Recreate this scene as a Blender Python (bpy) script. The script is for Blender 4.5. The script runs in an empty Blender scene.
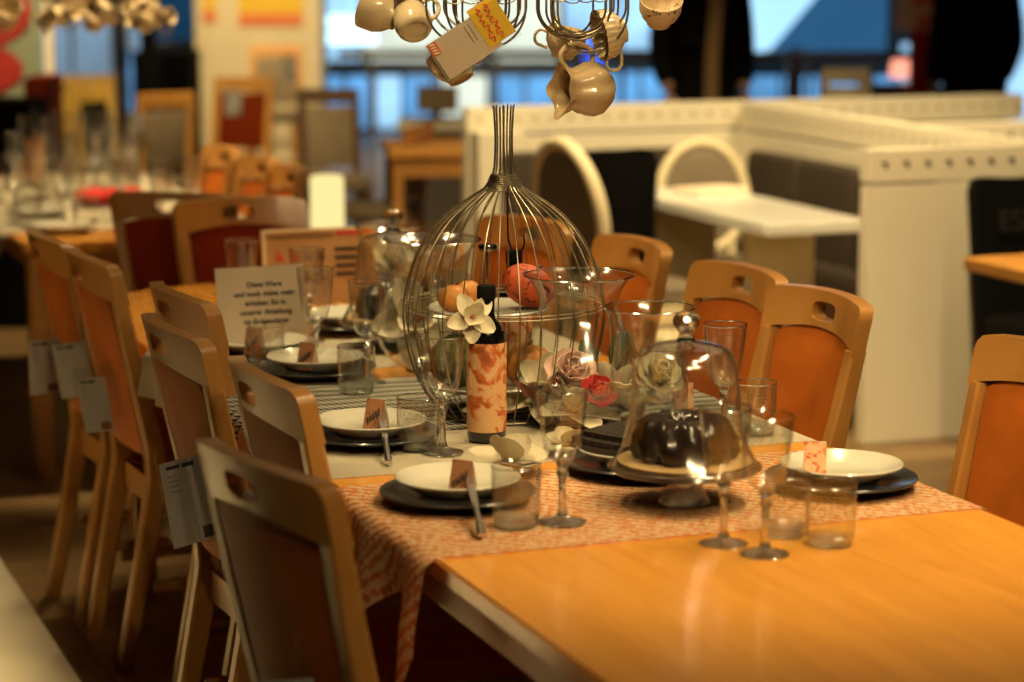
import bpy, bmesh, math, random
from mathutils import Vector, Matrix, Euler
random.seed(7)
PI = math.pi
sc = bpy.context.scene
COL = sc.collection
# ------------------------------------------------------------------ frame of the table row
A = math.radians(20.5)
OX, OY = -0.1273, 3.52196
DU = (-math.sin(A), math.cos(A)); DV = (math.cos(A), math.sin(A))
TZ = 0.75
def T(u, v, z=TZ):
    """u = metres along the row of tables (away), v = metres across it (right), z = height"""
    return Vector((OX + u*DU[0] + v*DV[0], OY + u*DU[1] + v*DV[1], z))

# ------------------------------------------------------------------ materials
def new_mat(name):
    m = bpy.data.materials.new(name); m.use_nodes = True
    nt = m.node_tree; nt.nodes.clear()
    out = nt.nodes.new('ShaderNodeOutputMaterial')
    return m, nt, out
def N(nt, typ, **kw):
    n = nt.nodes.new(typ)
    for k, v in kw.items():
        if k in n.inputs: n.inputs[k].default_value = v
        else: setattr(n, k, v)
    return n
def L(nt, a, ao, b, bi): nt.links.new(a.outputs[ao], b.inputs[bi])
def c4(c): return (c[0], c[1], c[2], 1)
def coords(nt, scale=(1,1,1), kind='Object', rot=(0,0,0)):
    tc = N(nt, 'ShaderNodeTexCoord'); mp = N(nt, 'ShaderNodeMapping')
    mp.inputs['Scale'].default_value = scale; mp.inputs['Rotation'].default_value = rot
    L(nt, tc, kind, mp, 'Vector'); return mp
def plain(name, col, rough=.5, metal=0, var=.12, scale=14, spec=.5, bump=0, sheen=0, coat=0):
    m, nt, out = new_mat(name)
    p = N(nt, 'ShaderNodeBsdfPrincipled'); L(nt, p, 'BSDF', out, 'Surface')
    p.inputs['Roughness'].default_value = rough; p.inputs['Metallic'].default_value = metal
    p.inputs['Specular IOR Level'].default_value = spec
    if sheen: p.inputs['Sheen Weight'].default_value = sheen
    if coat: p.inputs['Coat Weight'].default_value = coat; p.inputs['Coat Roughness'].default_value = .08
    mp = coords(nt); nz = N(nt, 'ShaderNodeTexNoise', Scale=scale, Detail=4.0); L(nt, mp, 'Vector', nz, 'Vector')
    r = N(nt, 'ShaderNodeValToRGB'); L(nt, nz, 'Fac', r, 'Fac')
    r.color_ramp.elements[0].position = .3; r.color_ramp.elements[1].position = .7
    r.color_ramp.elements[0].color = c4([x*(1-var) for x in col]); r.color_ramp.elements[1].color = c4([min(1, x*(1+var)) for x in col])
    L(nt, r, 'Color', p, 'Base Color')
    if bump:
        b = N(nt, 'ShaderNodeBump', Strength=bump, Distance=.004); L(nt, nz, 'Fac', b, 'Height'); L(nt, b, 'Normal', p, 'Normal')
    return m
def wood(name, c1, c2, scale=(3, 40, 40), rough=.35, coat=.0, dist=1.5):
    m, nt, out = new_mat(name)
    p = N(nt, 'ShaderNodeBsdfPrincipled'); L(nt, p, 'BSDF', out, 'Surface')
    p.inputs['Roughness'].default_value = rough
    if coat: p.inputs['Coat Weight'].default_value = coat; p.inputs['Coat Roughness'].default_value = .12
    mp = coords(nt, scale); nz = N(nt, 'ShaderNodeTexNoise', Scale=1.0, Detail=6.0, Distortion=dist); L(nt, mp, 'Vector', nz, 'Vector')
    r = N(nt, 'ShaderNodeValToRGB'); L(nt, nz, 'Fac', r, 'Fac')
    r.color_ramp.elements[0].position = .32; r.color_ramp.elements[1].position = .7
    r.color_ramp.elements[0].color = c4(c1); r.color_ramp.elements[1].color = c4(c2)
    L(nt, r, 'Color', p, 'Base Color'); return m
def emit(name, col, s=1.0, var=0.0, scale=2.0):
    m, nt, out = new_mat(name)
    e = N(nt, 'ShaderNodeEmission', Strength=s); e.inputs['Color'].default_value = c4(col); L(nt, e, 'Emission', out, 'Surface')
    if var:
        mp = coords(nt); nz = N(nt, 'ShaderNodeTexNoise', Scale=scale, Detail=2.0); L(nt, mp, 'Vector', nz, 'Vector')
        r = N(nt, 'ShaderNodeValToRGB'); L(nt, nz, 'Fac', r, 'Fac')
        r.color_ramp.elements[0].position = .35; r.color_ramp.elements[1].position = .65
        r.color_ramp.elements[0].color = c4([x*(1-var) for x in col]); r.color_ramp.elements[1].color = c4([x*(1+var) for x in col])
        L(nt, r, 'Color', e, 'Color')
    return m
def thin_glass(name, tint=(.95, .96, .94), edge=(.42, .42, .36), engrave=None, thick=0.0, power=2.4, base=.13):
    """a thin wall of clear glass: see-through face on, mirror-like and denser at grazing angles"""
    m, nt, out = new_mat(name)
    lw = N(nt, 'ShaderNodeLayerWeight', Blend=.5)
    pw = N(nt, 'ShaderNodeMath', operation='POWER'); L(nt, lw, 'Facing', pw, 0); pw.inputs[1].default_value = power
    ma = N(nt, 'ShaderNodeMath', operation='MULTIPLY_ADD'); L(nt, pw, 0, ma, 0); ma.inputs[1].default_value = .55; ma.inputs[2].default_value = base
    mc = N(nt, 'ShaderNodeMix', data_type='RGBA'); L(nt, pw, 0, mc, 'Factor')
    mc.inputs[6].default_value = c4(tint); mc.inputs[7].default_value = c4(edge)
    tr = N(nt, 'ShaderNodeBsdfTransparent'); L(nt, mc, 2, tr, 'Color')
    gl = N(nt, 'ShaderNodeBsdfGlossy', Roughness=.125); gl.inputs['Color'].default_value = (1, 1, 1, 1)
    mx = N(nt, 'ShaderNodeMixShader'); L(nt, ma, 0, mx, 0); L(nt, tr, 0, mx, 1); L(nt, gl, 0, mx, 2)
    last = mx
    if thick:
        g = N(nt, 'ShaderNodeBsdfGlass', Roughness=.09, IOR=1.48); m3 = N(nt, 'ShaderNodeMixShader'); m3.inputs[0].default_value = thick
        L(nt, last, 0, m3, 1); L(nt, g, 0, m3, 2); last = m3
    if engrave:
        z0, z1 = engrave
        mp = coords(nt, (1, 1, 1)); sp = N(nt, 'ShaderNodeSeparateXYZ'); L(nt, mp, 'Vector', sp, 0)
        a = N(nt, 'ShaderNodeMath', operation='GREATER_THAN'); L(nt, sp, 'Z', a, 0); a.inputs[1].default_value = z0
        b = N(nt, 'ShaderNodeMath', operation='LESS_THAN'); L(nt, sp, 'Z', b, 0); b.inputs[1].default_value = z1
        vo = N(nt, 'ShaderNodeTexVoronoi', Scale=150.0, feature='DISTANCE_TO_EDGE'); L(nt, mp, 'Vector', vo, 'Vector')
        c = N(nt, 'ShaderNodeMath', operation='GREATER_THAN'); L(nt, vo, 'Distance', c, 0); c.inputs[1].default_value = .16
        d = N(nt, 'ShaderNodeMath', operation='MULTIPLY'); L(nt, a, 0, d, 0); L(nt, b, 0, d, 1)
        e = N(nt, 'ShaderNodeMath', operation='MULTIPLY'); L(nt, d, 0, e, 0); L(nt, c, 0, e, 1)
        f = N(nt, 'ShaderNodeMath', operation='MULTIPLY'); L(nt, e, 0, f, 0); f.inputs[1].default_value = .22
        df = N(nt, 'ShaderNodeBsdfGlossy', Roughness=.35); df.inputs['Color'].default_value = (.5, .48, .42, 1)
        m2 = N(nt, 'ShaderNodeMixShader'); L(nt, f, 0, m2, 0); L(nt, last, 0, m2, 1); L(nt, df, 0, m2, 2); last = m2
    L(nt, last, 0, out, 'Surface'); return m
def solid_glass(name, col=(.98, .98, .96), rough=.07, shine=.14):
    m, nt, out = new_mat(name)
    g = N(nt, 'ShaderNodeBsdfGlass', Roughness=rough, IOR=1.48); g.inputs['Color'].default_value = c4(col)
    gl = N(nt, 'ShaderNodeBsdfGlossy', Roughness=.125); mx = N(nt, 'ShaderNodeMixShader'); mx.inputs[0].default_value = shine
    L(nt, g, 0, mx, 1); L(nt, gl, 0, mx, 2); L(nt, mx, 0, out, 'Surface'); return m

M = {}
M['chair_wood'] = wood('chair_wood', (.36, .160, .036), (.46, .220, .052), (5, 5, 3), .36, .15)
M['chair_wood_dark'] = wood('chair_wood_dark', (.24, .10, .03), (.32, .14, .042), (5, 5, 3), .4)
M['leather'] = plain('orange_leather', (.40, .100, .010), .6, spec=.15, var=.16, scale=9, bump=.08)
M['burgundy'] = plain('burgundy_leather', (.17, .016, .001), .7, var=.15, scale=9, spec=.08)
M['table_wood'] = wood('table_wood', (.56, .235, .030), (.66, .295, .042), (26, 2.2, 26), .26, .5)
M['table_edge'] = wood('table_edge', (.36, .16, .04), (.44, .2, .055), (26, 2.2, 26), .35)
M['dark_wood'] = wood('dark_wood', (.06, .028, .012), (.10, .05, .02), (20, 2, 20), .4)
M['white_china'] = plain('white_china', (.45, .43, .35), .18, var=.02, coat=.3)
M['charcoal'] = plain('charcoal_stoneware', (.022, .023, .023), .22, var=.15, scale=40, coat=.2)
M['cream_cloth'] = plain('cream_cloth', (.66, .58, .42), .85, var=.06, scale=120, bump=.2)
M['steel'] = plain('steel', (.72, .70, .66), .18, 1, var=.04)
M['wire'] = plain('dark_wire', (.22, .185, .125), .36, .75, var=.25, scale=60)
M['wire_pale'] = plain('pale_wire', (.34, .29, .20), .4, .6, var=.2, scale=60)
M['black'] = plain('black_fabric', (.0022, .0021, .002), .8, var=.2, spec=.12)
M['black_gloss'] = plain('black_bottle_glass', (.003, .003, .003), .10, var=.1, coat=.5)
M['white_paint'] = plain('white_paint', (.80, .74, .58), .5, var=.02, scale=4)
M['cream_paint'] = plain('cream_paint', (.74, .64, .42), .42, var=.04, scale=6)
M['grey_uphol'] = plain('grey_upholstery', (.17, .135, .09), .85, var=.1, scale=60)
M['brown_uphol'] = plain('brown_upholstery', (.035, .023, .013), .8, var=.15, scale=40)
M['petal'] = plain('cream_petal', (.60, .53, .37), .6, var=.10, scale=22)
M['petal_dim'] = plain('dim_petal', (.42, .36, .24), .7, var=.1, scale=22)  # petal colour darkened to offset the strong top light on the fallen blossoms
M['petal_pink'] = plain('blush_petal', (.74, .50, .42), .6, var=.22, scale=14)
M['petal_red'] = plain('red_petal', (.62, .035, .04), .45, var=.3, scale=40)
M['leaf'] = plain('green_leaf', (.06, .085, .022), .5, var=.35, scale=18)
M['leaf_red'] = plain('red_brown_leaf', (.13, .04, .018), .5, var=.4, scale=25)
M['stamen'] = plain('stamen', (.34, .12, .06), .7, var=.3, scale=150)
M['moss'] = plain('moss', (.07, .085, .022), .95, var=.5, scale=70, bump=1)
M['chocolate'] = plain('chocolate_cake', (.018, .009, .005), .22, var=.4, scale=40, coat=.3)
M['wafer'] = plain('cake_board', (.55, .36, .17), .55, var=.1)
M['creamware'] = plain('cream_glaze', (.62, .50, .31), .16, var=.05, coat=.5)
M['beige_glaze'] = plain('beige_glaze', (.47, .345, .195), .16, var=.05, coat=.6)
M['dark_cup'] = plain('dark_cup_band', (.05, .02, .012), .3)
M['paper'] = plain('paper', (.84, .68, .53), .7, var=.03)
M['paper_grey'] = plain('grey_paper', (.42, .40, .38), .6, var=.05)
M['ink'] = plain('ink', (.02, .018, .016), .7)
M['ink_grey'] = plain('grey_ink', (.2, .19, .18), .7)
M['red_ink'] = plain('red_ink', (.62, .06, .03), .6)
M['orange_ink'] = plain('orange_ink', (.75, .20, .07), .6)
M['yellow'] = plain('yellow_card', (.80, .52, .03), .6, var=.04)
M['tan'] = plain('tan_wool', (.22, .13, .055), .8)
M['skin'] = plain('skin', (.45, .26, .17), .55)
M['hair'] = plain('hair', (.03, .02, .014), .6)
M['rail_metal'] = plain('rail_metal', (.35, .33, .33), .35, .5)
M['red_cloth'] = plain('red_cloth', (.55, .02, .015), .7, var=.2, scale=30)
M['yellow_wood'] = wood('yellow_wood', (.55, .33, .06), (.64, .40, .09), (5, 5, 3), .4)
M['orange_wood'] = wood('orange_wood', (.50, .23, .045), (.60, .29, .06), (5, 5, 3), .4)
M['thin'] = thin_glass('thin_clear_glass')
M['thin_engraved'] = thin_glass('engraved_clear_glass', engrave=(.155, .198))
M['thin_tumbler'] = thin_glass('tumbler_glass', engrave=(.045, .085))
M['sleeve'] = thin_glass('clear_plastic', (.97, .97, .96), (.8, .8, .78), base=.05)
M['solid'] = solid_glass('solid_clear_glass')
M['rim'] = solid_glass('glass_rim', shine=.6)
M['heavy'] = thin_glass('heavy_clear_glass', (.93, .94, .91), (.55, .55, .49), power=2.0, base=.13, thick=.38)
M['ceiling'] = plain('ceiling_paint', (.10, .08, .06), .9)
M['wall_dark'] = plain('dark_wall', (.10, .085, .07), .8)

def card_mat(name, base, deco, scale, thr):
    m, nt, out = new_mat(name)
    p = N(nt, 'ShaderNodeBsdfPrincipled', Roughness=.6); L(nt, p, 0, out, 0)
    mp = coords(nt); nz = N(nt, 'ShaderNodeTexNoise', Scale=scale, Detail=5.0, Distortion=1.2); L(nt, mp, 'Vector', nz, 'Vector')
    r = N(nt, 'ShaderNodeValToRGB'); L(nt, nz, 'Fac', r, 'Fac')
    e = r.color_ramp.elements; e[0].position = thr; e[0].color = c4(base); e[1].position = thr+.05; e[1].color = c4(deco)
    x = r.color_ramp.elements.new(min(.98, thr+.16)); x.color = c4([q*.55 for q in deco])
    L(nt, r, 'Color', p, 'Base Color'); return m
M['label'] = card_mat('bottle_label', (.62, .36, .17), (.50, .12, .02), 26, .50)
M['card_brown'] = card_mat('place_card_brown', (.30, .135, .06), (.20, .07, .03), 60, .55)
M['card_orange'] = card_mat('place_card_orange', (.62, .34, .17), (.50, .10, .02), 60, .52)
M['fruit'] = card_mat('fruit_skin', (.60, .10, .025), (.16, .02, .01), 60, .56)
M['gourd'] = plain('orange_gourd', (.55, .22, .04), .5, var=.3, scale=20)
M['floral'] = card_mat('floral_china', (.66, .52, .33), (.16, .09, .05), 75, .60)

def runner_orange():
    m, nt, out = new_mat('orange_weave')
    p = N(nt, 'ShaderNodeBsdfPrincipled', Roughness=.85); L(nt, p, 0, out, 0)
    mp = coords(nt, (1, 1, 1), 'UV')
    w1 = N(nt, 'ShaderNodeTexWave', Scale=21.0, Distortion=5.0, Detail=2.0, wave_type='BANDS', bands_direction='DIAGONAL'); w1.inputs['Detail Scale'].default_value = 5.0
    L(nt, mp, 'Vector', w1, 'Vector')
    w2 = N(nt, 'ShaderNodeTexNoise', Scale=70.0, Detail=2.0); L(nt, mp, 'Vector', w2, 'Vector')
    ad = N(nt, 'ShaderNodeMath', operation='MULTIPLY_ADD'); L(nt, w1, 'Fac', ad, 0); ad.inputs[1].default_value = .55; L(nt, w2, 'Fac', ad, 2)
    r = N(nt, 'ShaderNodeValToRGB'); L(nt, ad, 0, r, 'Fac')
    e = r.color_ramp.elements; e[0].position = .60; e[0].color = (.64, .17, .025, 1); e[1].position = .88; e[1].color = (.82, .60, .34, 1)
    L(nt, r, 'Color', p, 'Base Color')
    return m
M['runner_orange'] = runner_orange()
def tri_pattern():
    m, nt, out = new_mat('triangle_weave')
    p = N(nt, 'ShaderNodeBsdfPrincipled', Roughness=.85); L(nt, p, 0, out, 0)
    mp = coords(nt, (72, 22, 1), 'UV'); sp = N(nt, 'ShaderNodeSeparateXYZ'); L(nt, mp, 'Vector', sp, 0)
    sk = N(nt, 'ShaderNodeMath', operation='MULTIPLY_ADD'); L(nt, sp, 'Y', sk, 0); sk.inputs[1].default_value = .5; L(nt, sp, 'X', sk, 2)
    fa = N(nt, 'ShaderNodeMath', operation='FRACT'); L(nt, sk, 0, fa, 0)
    fb = N(nt, 'ShaderNodeMath', operation='FRACT'); L(nt, sp, 'Y', fb, 0)
    su = N(nt, 'ShaderNodeMath', operation='ADD'); L(nt, fa, 0, su, 0); L(nt, fb, 0, su, 1)
    gt = N(nt, 'ShaderNodeMath', operation='GREATER_THAN'); L(nt, su, 0, gt, 0); gt.inputs[1].default_value = .98
    r = N(nt, 'ShaderNodeValToRGB'); L(nt, gt, 0, r, 'Fac')
    r.color_ramp.elements[0].color = (.035, .045, .04, 1); r.color_ramp.elements[1].color = (.66, .62, .50, 1)
    L(nt, r, 'Color', p, 'Base Color'); return m
M['runner_grey'] = tri_pattern()
def napkin_mat():
    m, nt, out = new_mat('waffle_cloth')
    p = N(nt, 'ShaderNodeBsdfPrincipled', Roughness=.8); p.inputs['Specular IOR Level'].default_value = .15; L(nt, p, 0, out, 0)
    mp = coords(nt, (1, 1, 1)); b = N(nt, 'ShaderNodeTexBrick', Scale=26.0); L(nt, mp, 'Vector', b, 'Vector'); b.offset = 0
    b.inputs['Color1'].default_value = (.010, .008, .006, 1); b.inputs['Color2'].default_value = (.014, .010, .008, 1); b.inputs['Mortar'].default_value = (.035, .025, .016, 1)
    b.inputs['Mortar Size'].default_value = .03; b.inputs['Brick Width'].default_value = .5; b.inputs['Row Height'].default_value = .5
    L(nt, b, 'Color', p, 'Base Color'); return m
M['napkin'] = napkin_mat()
def floor_mat():
    m, nt, out = new_mat('floor_planks')
    p = N(nt, 'ShaderNodeBsdfPrincipled', Roughness=.38); L(nt, p, 0, out, 0)
    mp = coords(nt, (1, 1, 1), 'Object', (0, 0, math.radians(-20.5)))
    b = N(nt, 'ShaderNodeTexBrick', Scale=1.0); L(nt, mp, 'Vector', b, 'Vector')
    b.inputs['Brick Width'].default_value = 1.2; b.inputs['Row Height'].default_value = .14; b.inputs['Mortar Size'].default_value = .003
    b.inputs['Color1'].default_value = (.26, .155, .062, 1); b.inputs['Color2'].default_value = (.36, .225, .095, 1); b.inputs['Mortar'].default_value = (.10, .055, .02, 1)
    mp2 = coords(nt, (1.5, 22, 1), 'Object', (0, 0, math.radians(-20.5))); nz = N(nt, 'ShaderNodeTexNoise', Scale=1.0, Detail=5.0); L(nt, mp2, 'Vector', nz, 'Vector')
    mx = N(nt, 'ShaderNodeMix', data_type='RGBA', blend_type='MULTIPLY'); mx.inputs['Factor'].default_value = .5
    L(nt, b, 'Color', mx, 6); L(nt, nz, 'Color', mx, 7); L(nt, mx, 2, p, 'Base Color'); return m
M['floor'] = floor_mat()

# ------------------------------------------------------------------ mesh helpers
class MB:
    def __init__(s): s.bm = bmesh.new()
    def box(s, c, size, rot=None, bev=0, seg=2):
        r = bmesh.ops.create_cube(s.bm, size=1); vs = r['verts']
        bmesh.ops.scale(s.bm, vec=size, verts=vs)
        if bev:
            es = list({e for v in vs for e in v.link_edges})
            g = bmesh.ops.bevel(s.bm, geom=es, offset=bev, segments=seg, affect='EDGES', profile=.5)
            vs = list({v for f in g['faces'] for v in f.verts} | {v for v in vs if v.is_valid})
        if rot is not None: bmesh.ops.rotate(s.bm, cent=(0,0,0), matrix=Euler(rot).to_matrix(), verts=vs)
        bmesh.ops.translate(s.bm, vec=c, verts=vs); return s
    def lathe(s, prof, seg=32, c=(0,0,0), mat=None, wob=None):
        rings = []; mtx = mat or Matrix.Identity(3); c = Vector(c)
        for (r, z) in prof:
            if r < 1e-6: rings.append([s.bm.verts.new(mtx @ Vector((0, 0, z)) + c)])
            else:
                ring = []
                for i in range(seg):
                    a = 2*PI*i/seg; rr, dz = (r, 0) if not wob else wob(r, z, a)
                    ring.append(s.bm.verts.new(mtx @ Vector((rr*math.cos(a), rr*math.sin(a), z+dz)) + c))
                rings.append(ring)
        for a, b in zip(rings, rings[1:]):
            n = max(len(a), len(b))
            for i in range(n):
                j = (i+1) % n
                f = [a[i], a[j], b[j], b[i]] if len(a) > 1 and len(b) > 1 else ([a[0], b[j], b[i]] if len(a) == 1 else [a[i], a[j], b[0]])
                try: s.bm.faces.new(f)
                except ValueError: pass
        return s
    def tube(s, pts, rad, seg=8, caps=True, sx=1.0):
        pts = [Vector(p) for p in pts]; rings = []; up = None
        for i, p in enumerate(pts):
            t = (pts[min(i+1, len(pts)-1)] - pts[max(i-1, 0)]).normalized()
            if up is None:
                up = Vector((0, 0, 1)) if abs(t.z) < .9 else Vector((1, 0, 0))
            x = up.cross(t)
            if x.length < 1e-5: x = Vector((1, 0, 0)).cross(t)
            x.normalize(); y = t.cross(x).normalized(); up = y
            r = rad[i] if isinstance(rad, (list, tuple)) else rad
            rings.append([s.bm.verts.new(p + x*(r*sx*math.cos(2*PI*k/seg)) + y*(r*math.sin(2*PI*k/seg))) for k in range(seg)])
        for a, b in zip(rings, rings[1:]):
            for k in range(seg):
                j = (k+1) % seg; s.bm.faces.new([a[k], a[j], b[j], b[k]])
        if caps: s.bm.faces.new(rings[0][::-1]); s.bm.faces.new(rings[-1])
        return s
    def sweep_rect(s, secs, bev=.006):
        """secs: (centre, half x, half y); rectangular bar with chamfered corners, stacked sections"""
        rings = []
        for c, hx, hy in secs:
            c = Vector(c); b = bev
            o = [(hx-b, -hy), (hx, -hy+b), (hx, hy-b), (hx-b, hy), (-hx+b, hy), (-hx, hy-b), (-hx, -hy+b), (-hx+b, -hy)]
            rings.append([s.bm.verts.new(c + Vector((x, y, 0))) for x, y in o])
        for a, b in zip(rings, rings[1:]):
            for k in range(8): s.bm.faces.new([a[k], a[(k+1) % 8], b[(k+1) % 8], b[k]])
        s.bm.faces.new(rings[0][::-1]); s.bm.faces.new(rings[-1]); return s
    def plate_from_rings(s, outer, inner, th, fn, nr=5, puff=0):
        """flat shape between two outlines (inner may be one point), given thickness, then mapped by fn(x, z, y)"""
        n = len(outer); F = []; Bk = []
        for k in range(nr+1):
            t = k/nr; rf = []; rb = []
            for i in range(n):
                q = inner[i] if inner else (sum(p[0] for p in outer)/n, sum(p[1] for p in outer)/n)
                x = outer[i][0]*(1-t) + q[0]*t; z = outer[i][1]*(1-t) + q[1]*t
                pf = puff*(1-(1-t)**4)
                rf.append(s.bm.verts.new(fn(x, z, th/2+pf))); rb.append(s.bm.verts.new(fn(x, z, -th/2-pf*.3)))
            F.append(rf); Bk.append(rb)
        for k in range(nr):
            for i in range(n):
                j = (i+1) % n
                s.bm.faces.new([F[k][i], F[k][j], F[k+1][j], F[k+1][i]]); s.bm.faces.new([Bk[k][j], Bk[k][i], Bk[k+1][i], Bk[k+1][j]])
        for i in range(n):
            j = (i+1) % n; s.bm.faces.new([F[0][j], F[0][i], Bk[0][i], Bk[0][j]])
            if inner: s.bm.faces.new([F[nr][i], F[nr][j], Bk[nr][j], Bk[nr][i]])
        if not inner: bmesh.ops.remove_doubles(s.bm, verts=[v for v in F[nr]+Bk[nr]], dist=1e-5)
        return s
    def grid(s, nu, nv, fn, th=0):
        g = [[s.bm.verts.new(fn(i/nu, j/nv)) for j in range(nv+1)] for i in range(nu+1)]
        uvl = s.bm.loops.layers.uv.verify()
        for i in range(nu):
            for j in range(nv):
                f = s.bm.faces.new([g[i][j], g[i+1][j], g[i+1][j+1], g[i][j+1]])
                for lp, (a, b) in zip(f.loops, ((i, j), (i+1, j), (i+1, j+1), (i, j+1))): lp[uvl].uv = (a/nu, b/nv)
        if th:
            s.bm.normal_update()
            r = bmesh.ops.solidify(s.bm, geom=s.bm.faces[:], thickness=th)
        return s
    def ball(s, c, r, sub=3, scale=(1,1,1), jit=0):
        g = bmesh.ops.create_icosphere(s.bm, subdivisions=sub, radius=r)
        for v in g['verts']:
            if jit: v.co *= 1 + random.uniform(-jit, jit)
            v.co = Vector((v.co.x*scale[0], v.co.y*scale[1], v.co.z*scale[2])) + Vector(c)
        return s
    def prism(s, pts, z0, z1):
        a = [s.bm.verts.new((x, y, z0)) for x, y in pts]; b = [s.bm.verts.new((x, y, z1)) for x, y in pts]
        n = len(pts); s.bm.faces.new(a[::-1]); s.bm.faces.new(b)
        for i in range(n): s.bm.faces.new([a[i], a[(i+1) % n], b[(i+1) % n], b[i]])
        return s
    def build(s, name, mat, parent=None, smooth=True, angle=40, norm=True, loc=None, rot=None):
        if norm: bmesh.ops.recalc_face_normals(s.bm, faces=s.bm.faces[:])
        me = bpy.data.meshes.new(name); s.bm.to_mesh(me); s.bm.free()
        if smooth:
            for p in me.polygons: p.use_smooth = True
            me.set_sharp_from_angle(angle=math.radians(angle))
        o = bpy.data.objects.new(name, me); COL.objects.link(o)
        me.materials.append(M[mat] if isinstance(mat, str) else mat)
        if parent is not None: o.parent = parent
        if loc is not None: o.location = loc
        if rot is not None: o.rotation_euler = rot if not isinstance(rot, (int, float)) else (0, 0, rot)
        return o
def tag(o, label, cat, group=None, kind=None):
    o['label'] = label; o['category'] = cat
    if group: o['group'] = group
    if kind: o['kind'] = kind
    return o
def thing(name, label, cat, loc=(0,0,0), rotz=0.0, group=None):
    o = bpy.data.objects.new(name, None); COL.objects.link(o); o.empty_display_size = .05
    o.location = loc; o.rotation_euler = rotz if isinstance(rotz, (tuple, Euler)) else (0, 0, rotz)
    return tag(o, label, cat, group)
def struct(o):
    o['kind'] = 'structure'; return o
def dup(root, label, loc, rotz=0.0, group=None, scale=None):
    def cp(o, par):
        c = o.copy(); COL.objects.link(c)
        if par is not None: c.parent = par
        for ch in o.children: cp(ch, c)
        return c
    r = cp(root, None); r.location = loc
    r.rotation_euler = rotz if isinstance(rotz, (tuple, Euler)) else (0, 0, rotz)
    r['label'] = label
    if group: r['group'] = group
    if scale: r.scale = (scale,)*3 if isinstance(scale, (int, float)) else scale
    return r
class Proto:
    """first call moves the built object, later calls copy it"""
    def __init__(s, root): s.root = root; s.used = False
    def put(s, label, loc, rotz=0.0, group=None, scale=None):
        if not s.used:
            s.used = True; r = s.root; r.location = loc
            r.rotation_euler = rotz if isinstance(rotz, (tuple, Euler)) else (0, 0, rotz)
            r['label'] = label
            if group: r['group'] = group
            if scale: r.scale = (scale,)*3 if isinstance(scale, (int, float)) else scale
            return r
        return dup(s.root, label, loc, rotz, group, scale)
def arc(cx, cy, r, a0, a1, n): return [(cx+r*math.cos(math.radians(a0+(a1-a0)*i/n)), cy+r*math.sin(math.radians(a0+(a1-a0)*i/n))) for i in range(n+1)]
def resample(poly, n):
    P = [Vector((p[0], p[1])) for p in poly]; P.append(P[0]); d = [0]
    for a, b in zip(P, P[1:]): d.append(d[-1] + (b-a).length)
    out = []; k = 0
    for i in range(n):
        t = d[-1]*i/n
        while d[k+1] < t: k += 1
        f = (t-d[k])/max(1e-9, d[k+1]-d[k]); q = P[k].lerp(P[k+1], f); out.append((q.x, q.y))
    return out
def text_mesh(body, size, name, mat, parent, loc, rot=(PI/2, 0, 0), align='CENTER', ext=.0004, bold=0.0):
    cu = bpy.data.curves.new('t', 'FONT'); cu.body = body; cu.size = size; cu.align_x = align; cu.extrude = ext; cu.offset = bold
    o = bpy.data.objects.new('t', cu); COL.objects.link(o)
    me = bpy.data.meshes.new_from_object(o.evaluated_get(bpy.context.evaluated_depsgraph_get()))
    bpy.data.objects.remove(o); me.materials.clear(); me.materials.append(M[mat])
    q = bpy.data.objects.new(name, me); COL.objects.link(q); q.parent = parent; q.location = loc; q.rotation_euler = rot; return q

#@@SETTING@@
# ------------------------------------------------------------------ floor, ceiling, walls
struct(MB().box((0, 10.5, -.05), (16, 25, .1)).build('floor', 'floor', smooth=False))
struct(MB().box((0, 10.5, 3.45), (16, 25, .1)).build('ceiling', 'ceiling', smooth=False))
struct(MB().box((0, 22.6, 1.7), (16, .1, 3.6)).build('wall_back', 'wall_dark', smooth=False))
struct(MB().box((-8, 10.5, 1.7), (.1, 25, 3.6)).build('wall_left', 'wall_dark', smooth=False))
struct(MB().box((8, 10.5, 1.7), (.1, 25, 3.6)).build('wall_right', 'wall_dark', smooth=False))
# pale aisle platform at the lower left, parallel to the tables, with a dark strip built in place of its shadow
def uvpts(l): return [tuple(T(u, v, 0)[:2]) for u, v in l]
M['aisle'] = plain('pale_aisle_vinyl', (.62, .55, .40), .5, var=.06, scale=3)
struct(MB().prism(uvpts([(-2.5, -1.9), (-2.5, -.19), (3.45, -.19), (3.45, -1.9)]), .001, .02).build('floor_aisle', 'aisle', smooth=False))
struct(MB().prism(uvpts([(-2.5, -.185), (-2.5, -.11), (2.45, -.11), (2.45, -.185)]), .001, .012).build('aisle_shadow', 'dark_wood', smooth=False))

# ------------------------------------------------------------------ dining tables
def dining_table(label, outline, u0, v0, rotz, legs, apron):
    """outline in local x (across), y (along)"""
    t = thing('dining_table', label, 'table', T(u0, v0, 0), rotz, 'dining tables in a row')
    n = 160 if len(outline) > 40 else None
    b = MB(); b.prism(outline, .722, .75)
    es = [e for e in b.bm.edges if all(abs(v.co.z-.75) < 1e-5 for v in e.verts)]
    bmesh.ops.bevel(b.bm, geom=es, offset=.004, segments=2, affect='EDGES')
    b.build('tabletop', 'table_wood', t, smooth=True, angle=30)
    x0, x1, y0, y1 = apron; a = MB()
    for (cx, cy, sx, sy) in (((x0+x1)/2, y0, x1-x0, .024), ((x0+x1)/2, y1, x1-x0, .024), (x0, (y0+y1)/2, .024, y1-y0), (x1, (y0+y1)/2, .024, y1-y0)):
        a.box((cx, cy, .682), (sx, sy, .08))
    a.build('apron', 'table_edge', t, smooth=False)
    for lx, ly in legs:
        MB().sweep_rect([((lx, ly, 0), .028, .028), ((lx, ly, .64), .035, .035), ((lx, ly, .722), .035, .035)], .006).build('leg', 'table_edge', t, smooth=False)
    return t
W_ = .93
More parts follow.
